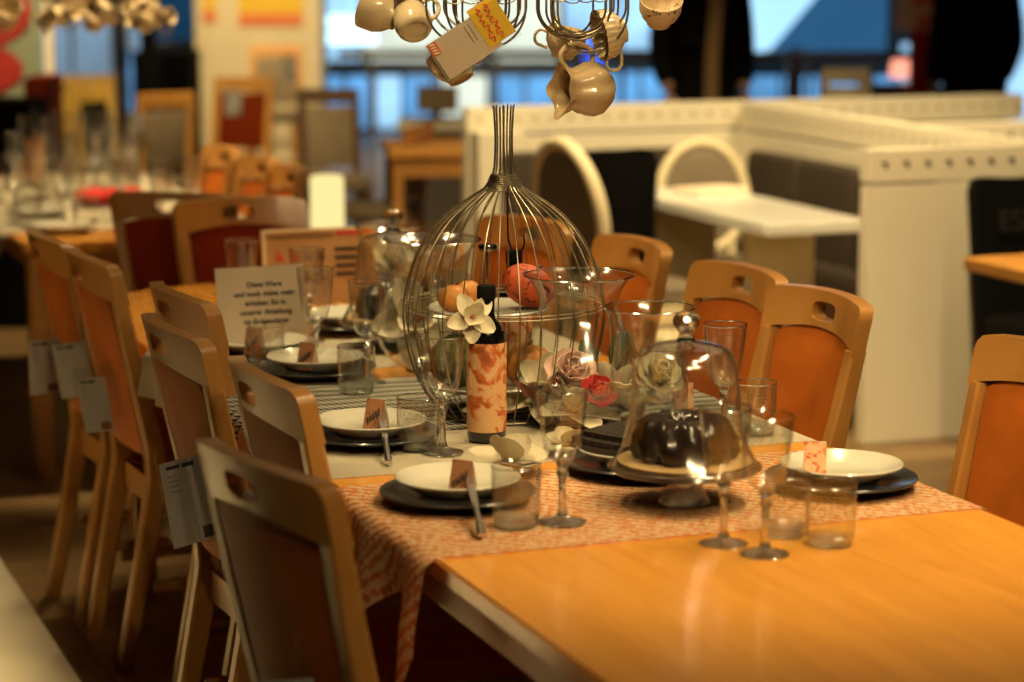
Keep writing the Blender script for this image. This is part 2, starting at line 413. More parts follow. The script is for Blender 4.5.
dining_table('long honey wood dining table in front with the orange runner', [(0, 0), (W_, 0), (W_, 2.12), (0, 2.12)], -1.18, 0, A,
             [(.07, .27), (W_-.07, .27), (.07, 2.05), (W_-.07, 2.05)], (.06, W_-.06, .25, 2.06))
# second table: straight near end, softly rounded far end
def rounded_end(w, l):
    pts = [(0, 0), (w, 0)]
    for i in range(41):
        a = PI*i/40 ; e = 2/3.1
        x = w/2 + w/2*math.copysign(abs(math.cos(a))**e, math.cos(a)); y = l-.85 + .85*abs(math.sin(a))**e
        pts.append((x, y))
    return pts
dining_table('honey wood dining table with rounded far end under the glass vases', rounded_end(W_, 2.02), .945, 0, A,
             [(.07, .07), (W_-.07, .07), (.12, 1.72), (W_-.12, 1.72)], (.06, W_-.06, .06, 1.72))
dining_table('pale wood dining table far left laid with many glasses', [(0, 0), (.82, 0), (.82, 2.3), (0, 2.3)], 3.99, .05, A,
             [(.06, .12), (.76, .12), (.06, 2.18), (.76, 2.18)], (.07, .75, .08, 2.22))

# ------------------------------------------------------------------ runners
def cloth(name, label, mat, u0, u1, drops, uscale=1.0, v0=0.0, v1=.93, zoff=.0016, nu=40, fold=.012, th=.0012, curve=None):
    """cloth laid across the table: hangs by drops(t) on the left, lies flat to the right edge and hangs a little there"""
    Lmax = .32; n = 110; b = MB(); c0 = T((u0+u1)/2, (v0+v1)/2, TZ)
    r = .012
    def fn(i, j):
        t = i; dl = drops(t); dr = .05
        s = -dl + (v1-v0+dl+dr)*j
        u = u0 + (u1-u0)*t
        if s < 0:
            q = -s
            ang = min(q/r, PI/2); x = v0 - r*math.sin(ang) + .0; z = -(r - r*math.cos(ang))
            if q > r*PI/2:
                e = q - r*PI/2; z -= e*.99; x -= e*.04 + (fold*math.sin(t*2*PI*2.2+.6)*min(1, e/.10) + .006)*1
            x = x + .0
        elif s > v1-v0:
            q = s-(v1-v0); ang = min(q/r, PI/2); x = v1 + r*math.sin(ang); z = -(r-r*math.cos(ang))
            if q > r*PI/2: z -= q - r*PI/2
        else:
            x = v0 + s; z = .0006*math.sin(s*40)*math.sin(t*9)+.0006
        p = T(u + (.012*max(0, -s)/.2 if s < 0 else 0), x, TZ + zoff + z) - c0
        return p
    b.grid(nu, n, fn)
    uvl = b.bm.loops.layers.uv.verify()
    for f in b.bm.faces:
        for lp in f.loops:
            q = lp.vert.co; d = Vector((q.x, q.y, 0))
            vv = d.x*DV[0] + d.y*DV[1]; uu = d.x*DU[0] + d.y*DU[1]
            extra = q.z if vv < 0 else -q.z
            lp[uvl].uv = (vv + extra, uu)
    bmesh.ops.solidify(b.bm, geom=b.bm.faces[:], thickness=-th)
    return tag(b.build(name, mat, loc=c0), label, 'table runner')
def d_orange(t):
    if t < .30: return .10 + .155*math.exp(-((t-.10)/.10)**2)
    return .105 + .10*math.exp(-((t-.62)/.22)**2) - .02
cloth('table_runner', 'orange and white woven runner draped over the table edge in front', 'runner_orange', -.045, .465, d_orange, nu=56, fold=.02)
cloth('table_runner', 'plain cream runner under the wine bottle place setting', 'cream_cloth', .53, 1.42, lambda t: .10 + .03*math.sin(t*5), zoff=.0016)
cloth('table_runner', 'plain cream runner before the text sign at the far end', 'cream_cloth', 1.55, 1.95, lambda t: .09 + .02*t, zoff=.0016)
cloth('table_runner', 'grey and white triangle patterned runner under the wire cage', 'runner_grey', .85, 1.375, lambda t: .09, zoff=.0042)

# ------------------------------------------------------------------ dining chair
def make_chair(pad='leather', wd='chair_wood'):
    t = thing('dining_chair', 'chair', 'chair')
    RK = math.radians(12.5)
    def back(x, z, y):    # back plane: curved in plan, raked
        zz = z - .45; yy = -.195 - math.tan(RK)*zz + y - .035*(1-(x/.2)**2) + .012
        return Vector((x, yy, z))
    # posts (rear legs continue up as stiles)
    for s in (-1, 1):
        MB().sweep_rect([((s*.150, -.285, 0), .016, .018), ((s*.152, -.225, .30), .018, .022), ((s*.154, -.198, .44), .019, .024),
                         ((s*.158, -.205, .52), .018, .022), ((s*.170, -.255, .74), .017, .019), ((s*.176, -.279, .858), .018, .017)], .005).build('back_post', wd, t, angle=30)
        MB().sweep_rect([((s*.185, .175, 0), .015, .015), ((s*.182, .170, .43), .02, .02)], .004).build('front_leg', wd, t, smooth=False)
        MB().box((s*.167, -.02, .19), (.018, .38, .026), rot=(0, 0, s*-.07), bev=.004).build('stretcher', wd, t, smooth=False)
    fr = MB(); fr.box((0, .17, .40), (.36, .022, .062)); fr.box((0, -.19, .40), (.30, .022, .062))
    for s in (-1, 1): fr.box((s*.168, -.01, .40), (.022, .36, .062), rot=(0, 0, s*-.075))
    fr.build('seat_frame', wd, t, smooth=False)
    # seat cushion, trapezoid with rounded rim
    o = resample([(-.185, -.165)] + [(.185, -.165)] + arc(.195, .185, .03, 0, 90, 5) + arc(-.195, .185, .03, 90, 180, 5), 48)
    b = MB(); b.plate_from_rings(o, None, .036, lambda x, y, z: Vector((x, y, .452+z)), 6, .012); b.build('seat', pad, t, angle=60)
    # head panel with grip hole
    w = .195; zt = .945; zb = .852; r = .024
    lower = [(-w*.995 + 2*w*.995*i/14, zb + .026*math.sin(PI*i/14)**.8) for i in range(15)]
    upper = arc(w-r, zt-r, r, 0, 90, 7) + [(x, zt + .006*(1-(x/w)**2)) for x in (.1, .05, 0, -.05, -.1)] + arc(-w+r, zt-r, r, 90, 180, 7)
    outer = resample(lower + upper, 72)
    hx, hz, hc = .047, .017, .908
    inner = []
    for x, z in outer:
        a = math.atan2(z-hc, x*.5); e = 2/3.2
        inner.append((hx*math.copysign(abs(math.cos(a))**e, math.cos(a)), hc + hz*math.copysign(abs(math.sin(a))**e, math.sin(a)) + (.004 if math.sin(a) > 0 else 0)))
    b = MB(); b.plate_from_rings(outer, inner, .031, back, 6)
    es = [e for e in b.bm.edges if len(e.link_faces) == 2 and e.calc_face_angle(0) > .9]
    bmesh.ops.bevel(b.bm, geom=es, offset=.004, segments=2, affect='EDGES')
    b.build('head_panel', wd, t, angle=35)
    # upholstered back pad
    z0, z1 = .50, .846
    pts = [(-.131, z0), (.131, z0)] + [(.154, z1)] + [(.154*math.cos(PI*i/12), z1 + .031*math.sin(PI*i/12)) for i in range(1, 12)] + [(-.154, z1)]
    o = resample(pts, 64)
    b = MB(); b.plate_from_rings(o, None, .018, back, 6, .009); b.build('back_pad', pad, t, angle=60)
    return t
chair = make_chair(); CH = Proto(chair)
def chair_at(P_, u, v, face, label, group, extra=0.0):
    """u, v: middle of the back's top edge; face: direction looked at"""
    th = {'+v': A-PI/2, '-v': A+PI/2, '-u': A+PI, '+u': A}[face] + math.radians(extra)
    d = Vector((-math.sin(th), math.cos(th), 0)); p = T(u, v, 0) + d*.30
    return P_.put(label, p, th, group)
G1 = 'chairs along the left side of the dining tables'; G2 = 'chairs along the right side of the dining tables'
chair_at(CH, -.145, -.290, '+v', 'nearest wooden chair on the left, blurred, turned from the table', G1, 11.8)
chair_at(CH, .53, -.105, '+v', 'wooden chair beside the cream runner, second from the front on the left', G1, 2)
chair_at(CH, 1.07, -.14, '+v', 'wooden chair with the big white price tag hanging behind it', G1, 3)
chair_at(CH, 1.50, -.03, '+v', 'wooden chair tucked closest in, just beyond the tagged chair on the left', G1, 4)
chair_at(CH, 2.15, -.092, '+v', 'wooden chair near the rounded table end, second from the back on the left', G1, 3)
chair_at(CH, 2.565, -.115, '+v', 'farthest wooden chair on the left with two white tags', G1, 3)
chair_at(CH, .27, 1.235, '-v', 'nearest wooden chair on the right, cut off by the picture edge', G2, -3)
chair_at(CH, 1.00, 1.185, '-v', 'front one of the two overlapping wooden chairs on the right', G2, 1)
chair_at(CH, 1.41, 1.20, '-v', 'rear one of the two overlapping wooden chairs on the right', G2, 3)
chair_at(CH, 1.95, 1.18, '-v', 'wooden chair in front of the black covered chair', G2, 1)
chair_at(CH, 2.46, 1.10, '-v', 'wooden chair seen through the wire cage on the right', G2, 14)
ch2 = make_chair('burgundy', 'chair_wood'); CH2 = Proto(ch2)
chair_at(CH2, 3.22, .525, '-u', 'wooden chair with burgundy pad at the head of the table', 'chairs at the table heads', 6)
ch3 = make_chair('burgundy', 'chair_wood_dark'); CH3 = Proto(ch3)
chair_at(CH3, 3.47, .39, '+u', 'dark wooden chair back to back with the head chair', 'chairs at the table heads', -38)
G3 = 'chairs beside the far left table'
chair_at(CH, 4.90, .89, '-v', 'wooden chair farthest along the glass laden far left table', G3, 2)
chair_at(CH, 4.46, .91, '-v', 'middle wooden chair beside the glass laden far left table', G3, 0)
chair_at(CH, 4.11, .915, '-v', 'nearest wooden chair beside the glass laden far left table', G3, 0)

#@@TABLEWARE@@
# ------------------------------------------------------------------ plates, cards, cutlery
GP = 'stacked dinner plates at the place settings'
def plate(name, R, h, mat, rim=.3, ang=0):
    t = MB()
    prof = [(0, .004), (R*.55, .004), (R*.60, 0), (R*.63, 0), (R*.68, .006), (R*.985, h-.003), (R, h), (R*.985, h+.002), (R*.72, .013), (R*.62, .009), (0, .009)]
    t.lathe(prof, 64); return tag(t.build(name, mat, angle=50), '', 'plate')
PC = Proto(plate('charger_plate', .128, .019, 'charcoal')); PW = Proto(plate('dinner_plate', .103, .026, 'white_china'))
ZR = TZ + .0045
def setting(u, v, where, cu=0, z=ZR):
    PC.put('charcoal charger plate ' + where, T(u, v, z), 0, 'charcoal charger plates')
    return PW.put('white plate on the charcoal charger ' + where, T(u+cu, v, z+.0150), 0, 'white plates on charcoal chargers')
setting(.29, .150, 'at the left of the orange runner'); setting(.80, .160, 'on the cream runner left of the bottle')
setting(1.745, .20, 'before the text sign'); setting(.165, .785, 'at the right end of the orange runner')
setting(.405, .515, 'under the dark waffle napkin'); setting(1.50, .255, 'on the far side of the patterned runner')
setting(2.06, .5, 'beside the far cake dome')

# place cards
def card(mat):
    t = thing('place_card', '', 'place card'); w, h, d = .0185, .056, .018
    for s, m in ((-1, mat), (1, 'paper')):
        b = MB(); b.box((0, s*d/2, h/2), (w*2, .0012, math.hypot(h, d)), rot=(s*math.atan2(d, h), 0, 0))
        b.build('front_panel' if s < 0 else 'back_panel', m, t, smooth=False)
    if mat == 'card_brown':
        pts = [Vector((-.013 + .026*i/26, 0, h*(.28+.35*i/26) + .008*math.sin(i*1.15))) for i in range(27)]
        def lean(p): return Vector((p.x, -(h-p.z)*d/h - .0018, p.z))
        MB().tube([lean(p) for p in pts], .0008, 5).build('handwriting', 'ink', t)
    return t
CB = Proto(card('card_brown')); CO = Proto(card('card_orange'))
GC = 'folded place cards'
def put_card(P_, u, v, z, ang, label): P_.put(label, T(u, v, z), A + math.radians(ang), GC)
zc = ZR+.0150+.0095
put_card(CB, .785, .166, zc, -48, 'brown place card on the white plate left of the bottle')
put_card(CB, .235, .140, zc, -48, 'brown place card on the white plate on the orange runner, left')
put_card(CB, 1.44, .222, zc, -48, 'brown place card behind the patterned runner')
put_card(CB, 1.66, .165, zc, -40, 'brown place card in front of the text sign')
put_card(CO, .165, .735, zc, -25, 'orange and white place card on the right hand plate')
put_card(CO, .80, .785, ZR+.012, -20, 'orange printed place card seen through the cake dome')
put_card(CB, 2.22, .40, TZ+.001, -60, 'dark brown card standing between the sign and the far dome')
# knives
def knife():
    t = thing('table_knife', '', 'knife')
    b = MB(); b.lathe([(0, 0), (.006, .002), (.0068, .02), (.0052, .05), (.0046, .085), (.006, .096), (0, .098)], 12, mat=Matrix(((1, 0, 0), (0, 0, 1), (0, .7, 0))))
    b.build('handle', 'steel', t)
    c = MB(); pts = [(.0, -.005), (.10, -.008), (.118, -.002), (.124, .005), (.0, .005)]
    c.prism([(y, x) for x, y in pts], -.0009, .0009); o = c.build('blade', 'steel', t, smooth=False); o.location = (0, .097, .0)
    return t
KN = Proto(knife())
def put_knife(u, v, ang, label):
    th = A + math.radians(ang); KN.put(label, T(u, v, ZR+.0058), (math.radians(14.5), 0, th), 'table knives')
put_knife(.585, .126, -14, 'silver knife leaning on the plate left of the bottle')
put_knife(.035, .100, -14, 'silver knife leaning on the left plate of the orange runner')
# ------------------------------------------------------------------ glasses
def wine_glass():
    t = thing('wine_glass', '', 'wine glass')
    b = MB(); b.lathe([(.0405, .212), (.0395, .195), (.0365, .17), (.0335, .145), (.030, .122), (.024, .107), (.014, .099), (.004, .096)], 40)
    bw = b.build('bowl', 'thin_engraved', t, angle=80)
    MB().lathe([(.0397, .2112), (.0405, .2124), (.0413, .2112), (.0405, .2102), (.0397, .2112)], 40).build('rim', 'rim', bw)
    s = MB(); s.lathe([(0, .0975), (.010, .1005), (.0105, .092), (.0066, .086), (.0095, .078), (.0060, .070), (.0052, .045), (.0058, .022), (.009, .012), (.004, .010), (0, .010)], 10); s.build('stem', 'solid', t, angle=25)
    f = MB(); f.lathe([(0, .012), (.010, .011), (.018, .0065), (.036, .003), (.0378, .0015), (.036, 0), (0, .0005)], 18); f.build('foot', 'heavy', t)
    return t
def tumbler():
    t = thing('tumbler_glass', '', 'tumbler')
    wl = MB().lathe([(.0385, .096), (.0385, .06), (.0378, .03), (.036, .012), (.032, .0045)], 40).build('wall', 'thin_tumbler', t, angle=80)
    MB().lathe([(.0378, .0955), (.0385, .0966), (.0393, .0955), (.0385, .0945), (.0378, .0955)], 40).build('rim', 'rim', wl)
    MB().lathe([(0, .014), (.012, .010), (.022, .0135), (.031, .009), (.0362, .016), (.0345, .004), (.030, 0), (.012, .002), (0, 0)], 14).build('base', 'heavy', t, angle=12)
    return t
WG = Proto(wine_glass()); TU = Proto(tumbler())
for u, v, z, lb in [(.658, .25, ZR, 'engraved wine glass just left of the bottle'), (.094, .255, ZR, 'wine glass at the near edge of the orange runner, left half'),
                    (-.185, .470, TZ, 'front one of the two wine glasses standing on bare wood'), (-.105, .440, TZ, 'rear one of the two wine glasses standing on bare wood'),
                    (1.369, .33, ZR, 'engraved wine glass between the patterned runner and the vases'), (1.60, .285, ZR, 'wine glass in front of the text sign'),
                    (.60, .775, ZR, 'wine glass seen through the right side of the front cake dome'), (1.93, .36, ZR, 'wine glass before the far cake dome'),
                    (2.18, .27, TZ, 'wine glass behind the text sign')]:
    WG.put(lb, T(u, v, z), A + random.random(), 'wine glasses on the dining table')
for u, v, z, lb in [(.70, .218, ZR, 'tumbler right of the knife on the cream runner'), (.10, .180, ZR, 'tumbler at the near edge of the orange runner, left half'),
                    (-.085, .555, TZ, 'left one of the two tumblers standing on bare wood'), (-.165, .590, TZ, 'right one of the two tumblers standing on bare wood'),
                    (1.27, .275, ZR, 'tumbler beside the wine glass behind the patterned runner'), (1.60, .175, ZR, 'tumbler in front of the text sign'),
                    (.62, .85, ZR, 'tumbler at the right edge behind the cake dome'), (.96, .815, ZR, 'tumbler behind the orange place card')]:
    TU.put(lb, T(u, v, z), A + random.random(), 'tumblers on the dining table')
# ------------------------------------------------------------------ vases
def vase_flared():
    t = thing('glass_vase', '', 'vase')
    prof = [(.104, .280), (.095, .272), (.084, .258), (.077, .24), (.075, .222), (.080, .20), (.092, .175), (.107, .145), (.117, .115), (.1205, .088), (.115, .058), (.098, .030), (.076, .012), (.058, .005)]
    bd_ = MB().lathe(prof, 64).build('body', 'thin', t, angle=80)
    MB().lathe([(.1028, .2805), (.1045, .2822), (.1062, .2805), (.1045, .2788), (.1028, .2805)], 64).build('rim', 'rim', bd_)
    MB().lathe([(0, .006), (.05, .008), (.060, .006), (.056, 0), (0, .001)], 48).build('base', 'solid', t)
    return t
def vase_straight():
    t = thing('glass_vase', '', 'vase')
    bd_ = MB().lathe([(.085, .222), (.080, .21), (.0745, .185), (.073, .15), (.074, .08), (.073, .03), (.066, .009), (.055, .004)], 56).build('body', 'thin', t, angle=80)
    MB().lathe([(.0838, .2225), (.0852, .224), (.0866, .2225), (.0852, .221), (.0838, .2225)], 56).build('rim', 'rim', bd_)
    MB().lathe([(0, .006), (.05, .009), (.058, .006), (.054, 0), (0, .001)], 48).build('base', 'solid', t)
    return t
VF = Proto(vase_flared()); VS = Proto(vase_straight())
VF.put('big flared glass vase of flowers in front of the wire cage', T(.84, .585, ZR), 0, 'flared glass vases')
VF.put('flared glass vase with a cream blossom left behind the cage', T(1.50, .515), 0, 'flared glass vases')
VS.put('straight glass vase with a white peony behind the cake dome', T(.77, .70, ZR), 0, 'straight glass vases')
VS.put('straight glass vase farthest back on the table', T(2.25, .66), 0, 'straight glass vases')
# ------------------------------------------------------------------ flowers
def petal_mesh(L_, Wd, cup, curl, n=8, ruffle=0.0, notch=0.0):
    b = MB()
    def fn(i, j):
        s = i; c = (j-.5)*2
        w = Wd*.5*(math.sin(PI*min(1, s*.86+.07))**.75)*(1 if s < .98 else .85)
        y = L_*(s - notch*(1-abs(c))*(s > .9)*.1); x = c*w
        z = cup*(c*c)*w + curl*s*s*L_ + ruffle*math.sin(c*9+s*4)*s*w
        return Vector((x, y, z))
    b.grid(n, 6, fn); bmesh.ops.remove_doubles(b.bm, verts=b.bm.verts[:], dist=1e-5)
    b.bm.normal_update(); bmesh.ops.solidify(b.bm, geom=b.bm.faces[:], thickness=.0009); return b
def flower(name, cat, layers, centre=None, leaf=None):
    """layers: (count, length, width, elevation deg, cup, curl, material, ruffle)"""
    t = thing(name, '', cat); k = 0
    for (n, l, w, el, cup, curl, mt, rf) in layers:
        p0 = petal_mesh(l, w, cup, curl, ruffle=rf).build('petal', mt, t, angle=70)
        for i in range(n):
            p = p0 if i == 0 else p0.copy()
            if i: COL.objects.link(p); p.parent = t
            p.rotation_euler = Euler((math.radians(el + random.uniform(-7, 7)), 0, 2*PI*(i+.37*k)/n + random.uniform(-.15, .15)), 'XYZ')
            p.location = (0, 0, .004*k)
        k += 1
    if centre:
        c = MB(); c.ball((0, 0, .008), centre[0], 2, (1, 1, 1.3), .18); c.build('stamen', centre[1], t)
    return t
def magnolia(): return flower('magnolia_blossom', 'flower', [(5, .085, .060, 12, .35, -.10, 'petal', .06), (4, .070, .052, 48, .4, .12, 'petal', .05)], (.010, 'stamen'))
def peony(m): return flower('peony_bloom', 'flower', [(6, .055, .062, 8, .4, .25, m, .10), (6, .052, .056, 38, .5, .3, m, .10), (6, .045, .046, 62, .6, .25, m, .12), (5, .034, .034, 78, .6, .2, m, .12)])
MG = Proto(magnolia()); PN = Proto(peony('petal')); PP = Proto(peony('petal_pink')); PR = Proto(peony('petal_red'))
GF = 'artificial flowers'
v1 = (.84, .585)
MG.put('cream magnolia blossom at the right in the big front vase', T(v1[0]-.055, v1[1]+.045, ZR+.040), (.25, .45, 2.0), GF, 1.1)
MG.put('cream magnolia blossom at the left in the big front vase', T(v1[0]+.01, v1[1]-.060, ZR+.058), (.4, -.5, .3), GF, 1.05)
PP.put('blush pink peony topping the flowers in the big front vase', T(v1[0]-.015, v1[1]-.025, ZR+.088), (.85, -.1, A), GF, 1.0)
PR.put('red bloom in the middle of the big front vase', T(v1[0]-.075, v1[1]+.005, ZR+.062), (.8, 0, A), GF, .72)
MG.put('cream blossom lying low in the big front vase', T(v1[0]-.045, v1[1]-.03, ZR+.022), (.2, 0, 1.0), GF, 1.05)
PN.put('white peony in the straight vase behind the cake dome', T(.755, .705, ZR+.085), (.75, .1, A), GF, .95)
MG.put('cream blossom in the flared vase left of the cage', T(1.46, .47, TZ+.115), (1.15, -.35, A-.3), GF, 1.15)
MG.put('cream blossom low in the flared vase left of the cage', T(1.47, .52, TZ+.05), (.9, .3, A+.6), GF, .95)
PN.put('cream bloom in the farthest straight vase', T(2.24, .66, TZ+.13), (.8, 0, A), GF, 1.0)
LB = Proto(flower('fallen_blossom', 'flower', [(3, .080, .105, 9, .18, .10, 'petal_dim', .05), (2, .060, .075, 38, .35, .2, 'petal_dim', .05)]))
LB.put('white blossom lying between the orange runner and the bottle', T(.47, .305, ZR+.012), (.10, .05, A+.9), GF, .95)
LB.put('white blossom lying beside the dark napkin plate', T(.575, .455, ZR+.012), (.10, -.05, A+2.2), GF, .62)
def leafm(mat, l, w): return tag(petal_mesh(l, w, .3, .18).build('leaf', mat, angle=70), '', 'leaf')
LG = Proto(leafm('leaf', .075, .048)); LR = Proto(leafm('leaf_red', .085, .05))
LG.put('green leaf high at the right of the big front vase', T(v1[0]-.02, v1[1]+.065, ZR+.10), (1.25, .35, A-.3), 'leaves among the flowers', 1.0)
LG.put('dark green leaf behind the blooms in the big front vase', T(v1[0]+.02, v1[1]+.035, ZR+.085), (1.1, -.1, A+.2), 'leaves among the flowers', .9)
LR.put('red brown leaf hanging at the right of the big front vase', T(v1[0]-.04, v1[1]+.085, ZR+.055), (1.2, .2, A+.1), 'leaves among the flowers', 1.0)
LR.put('curled brown leaf at the left of the big front vase', T(v1[0]-.03, v1[1]-.085, ZR+.045), (.5, -.3, A+1.2), 'leaves among the flowers', .8)
LR.put('brown leaf left of the red bloom in the front vase', T(v1[0]-.07, v1[1]-.045, ZR+.06), (.6, .2, A+.9), 'leaves among the flowers', .65)
LR.put('red leaf inside the flared vase left of the cage', T(1.45, .555, TZ+.09), (1.1, .4, A-.4), 'leaves among the flowers', .9)
# ------------------------------------------------------------------ wine bottles
def bottle():
    t = thing('wine_bottle', '', 'bottle')
    bb = MB().lathe([(0, .006), (.03, .0), (.0345, .003), (.036, .010), (.036, .185), (.034, .200), (.026, .215), (.0165, .226), (.0145, .236), (.0142, .262), (.0165, .2625), (.0165, .272), (0, .272)], 48).build('body', 'black_gloss', t, angle=50)
    MB().lathe([(.0150, .238), (.0150, .2615), (.0172, .2618), (.0172, .2835), (.0155, .286), (0, .286)], 32).build('capsule', 'black', bb, angle=50)
    MB().lathe([(.0364, .020), (.0366, .021), (.0366, .182), (.0364, .183)], 64).build('label', 'label', bb, angle=80)
    return t
BT = Proto(bottle())
bt = T(.735, .361, ZR)
BT.put('black wine bottle with orange plant print label, in focus', bt, A+.6, 'wine bottles')
BT.put('black wine bottle half hidden behind the wire cage', T(1.19, .585, ZR), A+2, 'wine bottles')
b_ = dup(chair, 'x', (0, 0, 0)) if False else None
fl = MG.put('cream blossom tied around the neck of the wine bottle', bt + Vector((-.026, -.024, .230)), (1.2, -.45, A-.05), GF, .56)
# ------------------------------------------------------------------ cake stands with domes
def cake_stand():
    t = thing('cake_stand', '', 'cake stand')
    MB().lathe([(0, .058), (.118, .060), (.124, .063), (.126, .060), (.122, .056), (.032, .050), (.026, .044), (.028, .030), (.034, .014), (.043, .003), (.043, 0), (0, 0)], 56).build('pedestal', 'heavy', t, angle=40)
    d = MB(); d.lathe([(.118, .0645), (.1145, .072), (.104, .092), (.096, .12), (.0895, .16), (.0845, .20), (.0815, .228), (.075, .246), (.060, .256), (.036, .2625), (.015, .265)], 64); dm = d.build('dome', 'thin', t, angle=80)
    MB().lathe([(.1165, .0645), (.118, .0662), (.1195, .0645), (.118, .0628), (.1165, .0645)], 64).build('dome_rim', 'rim', dm)
    MB().lathe([(0, .264), (.016, .265), (.013, .270), (.010, .277), (.014, .283), (.0205, .291), (.0225, .299), (.019, .308), (.010, .313), (0, .314)], 14).build('knob', 'solid', dm, angle=15)
    return t
def bundt():
    t = thing('bundt_cake', '', 'cake')
    def wob(r, z, a): return (r*(1 + .085*math.cos(10*(a + z*7)) * min(1, r/.05)), 0)
    MB().lathe([(.018, .0), (.080, .0), (.086, .010), (.084, .028), (.074, .046), (.058, .056), (.040, .056), (.026, .046), (.020, .024), (.018, 0)], 96, wob=wob).build('cake', 'chocolate', t, angle=80, loc=(0, 0, .009))
    MB().lathe([(0, .0), (.106, .0), (.113, .006), (.106, .008), (0, .008)], 56).build('board', 'wafer', t)
    return t
CS = Proto(cake_stand()); BC = Proto(bundt())
CS.put('glass cake stand and dome in front with a dark bundt cake', T(.155, .493, ZR), 0, 'cake stands')
BC.put('dark chocolate bundt cake under the front dome', T(.155, .493, ZR+.0635), 0, 'bundt cakes', (.97, .97, 1.22))
CS.put('far glass cake stand and dome behind the left vase', T(1.80, .525), 0, 'cake stands')
BC.put('dark chocolate bundt cake under the far dome', T(1.80, .525, TZ+.0635), .4, 'bundt cakes', (.97, .97, 1.22))
# dark folded napkin
def napkin():
    b = MB()
    for k, (s, z) in enumerate(((.155, .0), (.148, .010), (.12, .020))):
        def fn(x, y, zz, z=z): return Vector((x, y, z + .006 + zz + .004*math.sin(x*26+1)*math.cos(y*22)))
        h = s/2; o = resample([(-h, -h), (h, -h)] + arc(h-.01, h-.01, .01, 0, 90, 4) + [(-h, h)], 48)
        b.plate_from_rings(o, None, .009, fn, 6, .002)
    return tag(b.build('folded_napkin', 'napkin', angle=50), 'dark waffle napkin folded on the white plate beside the cake stand', 'napkin')
np_ = napkin(); np_.location = T(.425, .515, ZR+.0150+.022); np_.rotation_euler = (0, 0, A+.5)

#@@CAGE@@
# ------------------------------------------------------------------ wire cage
cg = thing('wire_cage', 'onion shaped wire cage standing on the patterned runner', 'wire cage', T(.955, .476, ZR), A)
prof = [(.118, .004), (.150, .045), (.176, .10), (.190, .16), (.1935, .205), (.189, .245), (.176, .295), (.153, .345), (.124, .383), (.096, .408), (.060, .432), (.034, .450), (.021, .475), (.0175, .50), (.0165, .54), (.018, .58), (.020, .606)]
def smooth_prof(p, n):
    out = []
    for i in range(len(p)-1):
        a, b, c, d = p[max(0, i-1)], p[i], p[i+1], p[min(len(p)-1, i+2)]
        for k in range(n):
            t = k/n
            out.append(tuple(.5*((2*b[q]) + (-a[q]+c[q])*t + (2*a[q]-5*b[q]+4*c[q]-d[q])*t*t + (-a[q]+3*b[q]-3*c[q]+d[q])*t**3) for q in (0, 1)))
    return out + [p[-1]]
cg.scale = (1, 1, .98)
sp_ = smooth_prof(prof, 3)
NR = 32
rib0 = MB().tube([(r, 0, z) for r, z in sp_], .0014, 6).build('rib', 'wire', cg)
rib1 = MB().tube([(r, 0, z) for r, z in sp_ if z < .455], .0014, 6).build('rib', 'wire', cg)
for i in range(NR):
    o = (rib0, rib1)[i] if i < 2 else (rib0, rib1)[i % 2].copy()
    if i > 1: COL.objects.link(o); o.parent = cg
    o.rotation_euler = (0, 0, 2*PI*i/NR + random.uniform(-.03, .03)); o.scale = (1, 1, 1 + random.uniform(-.006, .006))
def ring(r, z, rad, name, mat, par, seg=64, wob=0):
    pts = [((r)*math.cos(2*PI*i/seg), (r)*math.sin(2*PI*i/seg), z) for i in range(seg)]
    b = MB(); pts.append(pts[0]); b.tube(pts, rad, 6, caps=False); return b.build(name, mat, par)
ring(.118, .004, .002, 'base_ring', 'wire', cg); ring(.192, .215, .0016, 'hoop', 'wire_pale', cg); ring(.1905, .222, .0012, 'hoop', 'wire_pale', cg)
b = MB()
for k in range(9):
    z = .444 + k*.0034; r = .0375 - k*.0017
    pts = [(r*math.cos(2*PI*i/24), r*math.sin(2*PI*i/24), z + .0012*math.sin(i*1.3+k)) for i in range(25)]
    b.tube(pts, .0019, 6, caps=False)
b.build('collar', 'wire', cg)
hk = [(-.012, -.055, .455 - .0), (-.02, -.075, .42), (-.026, -.092, .39), (-.028, -.10, .36), (-.022, -.102, .340), (-.010, -.102, .333), (.001, -.102, .340), (.004, -.101, .352), (.003, -.10, .366)]
MB().tube(hk, .0016, 8).build('hook', 'black', cg)
# tiered stand inside the cage
et = thing('tiered_stand', 'metal two tier serving stand inside the wire cage', 'serving stand', T(.985, .455, ZR), A)
MB().lathe([(0, .0), (.05, .0), (.052, .004), (.012, .010), (.0045, .016), (.0042, .315), (.018, .316), (.019, .322), (.0175, .327), (0, .328)], 24).build('rod', 'steel', et, angle=40)
MB().lathe([(.0045, .050), (.11, .052), (.135, .062), (.137, .064), (.134, .066), (.11, .056), (.0045, .054)], 48).build('lower_tray', 'white_china', et)
MB().lathe([(.0045, .195), (.095, .197), (.116, .203), (.118, .206), (.115, .208), (.095, .201), (.0045, .199)], 48).build('upper_tray', 'white_china', et)
def fruit(name, r, mat, label, cat, loc, sc_, rot=(0, 0, 0), ribs=0):
    t = thing(name, label, cat, loc, rot)
    def wob(rr, z, a): return (rr*(1 + ribs*.5*math.cos(9*a) - ribs*.5), 0)
    n = 14; MB().lathe([(max(0, r*math.sin(PI*i/n)) if 0 < i < n else 0, -r*math.cos(PI*i/n)) for i in range(n+1)], 48, wob=wob if ribs else None).build('flesh', mat, t, angle=80)
    MB().tube([(0, 0, r*.93), (.003, 0, r*1.08), (.008, .002, r*1.2)], [.005, .004, .003], 8).build('stalk', 'leaf_red', t)
    t.scale = sc_; return t
e0 = (.985, .455)
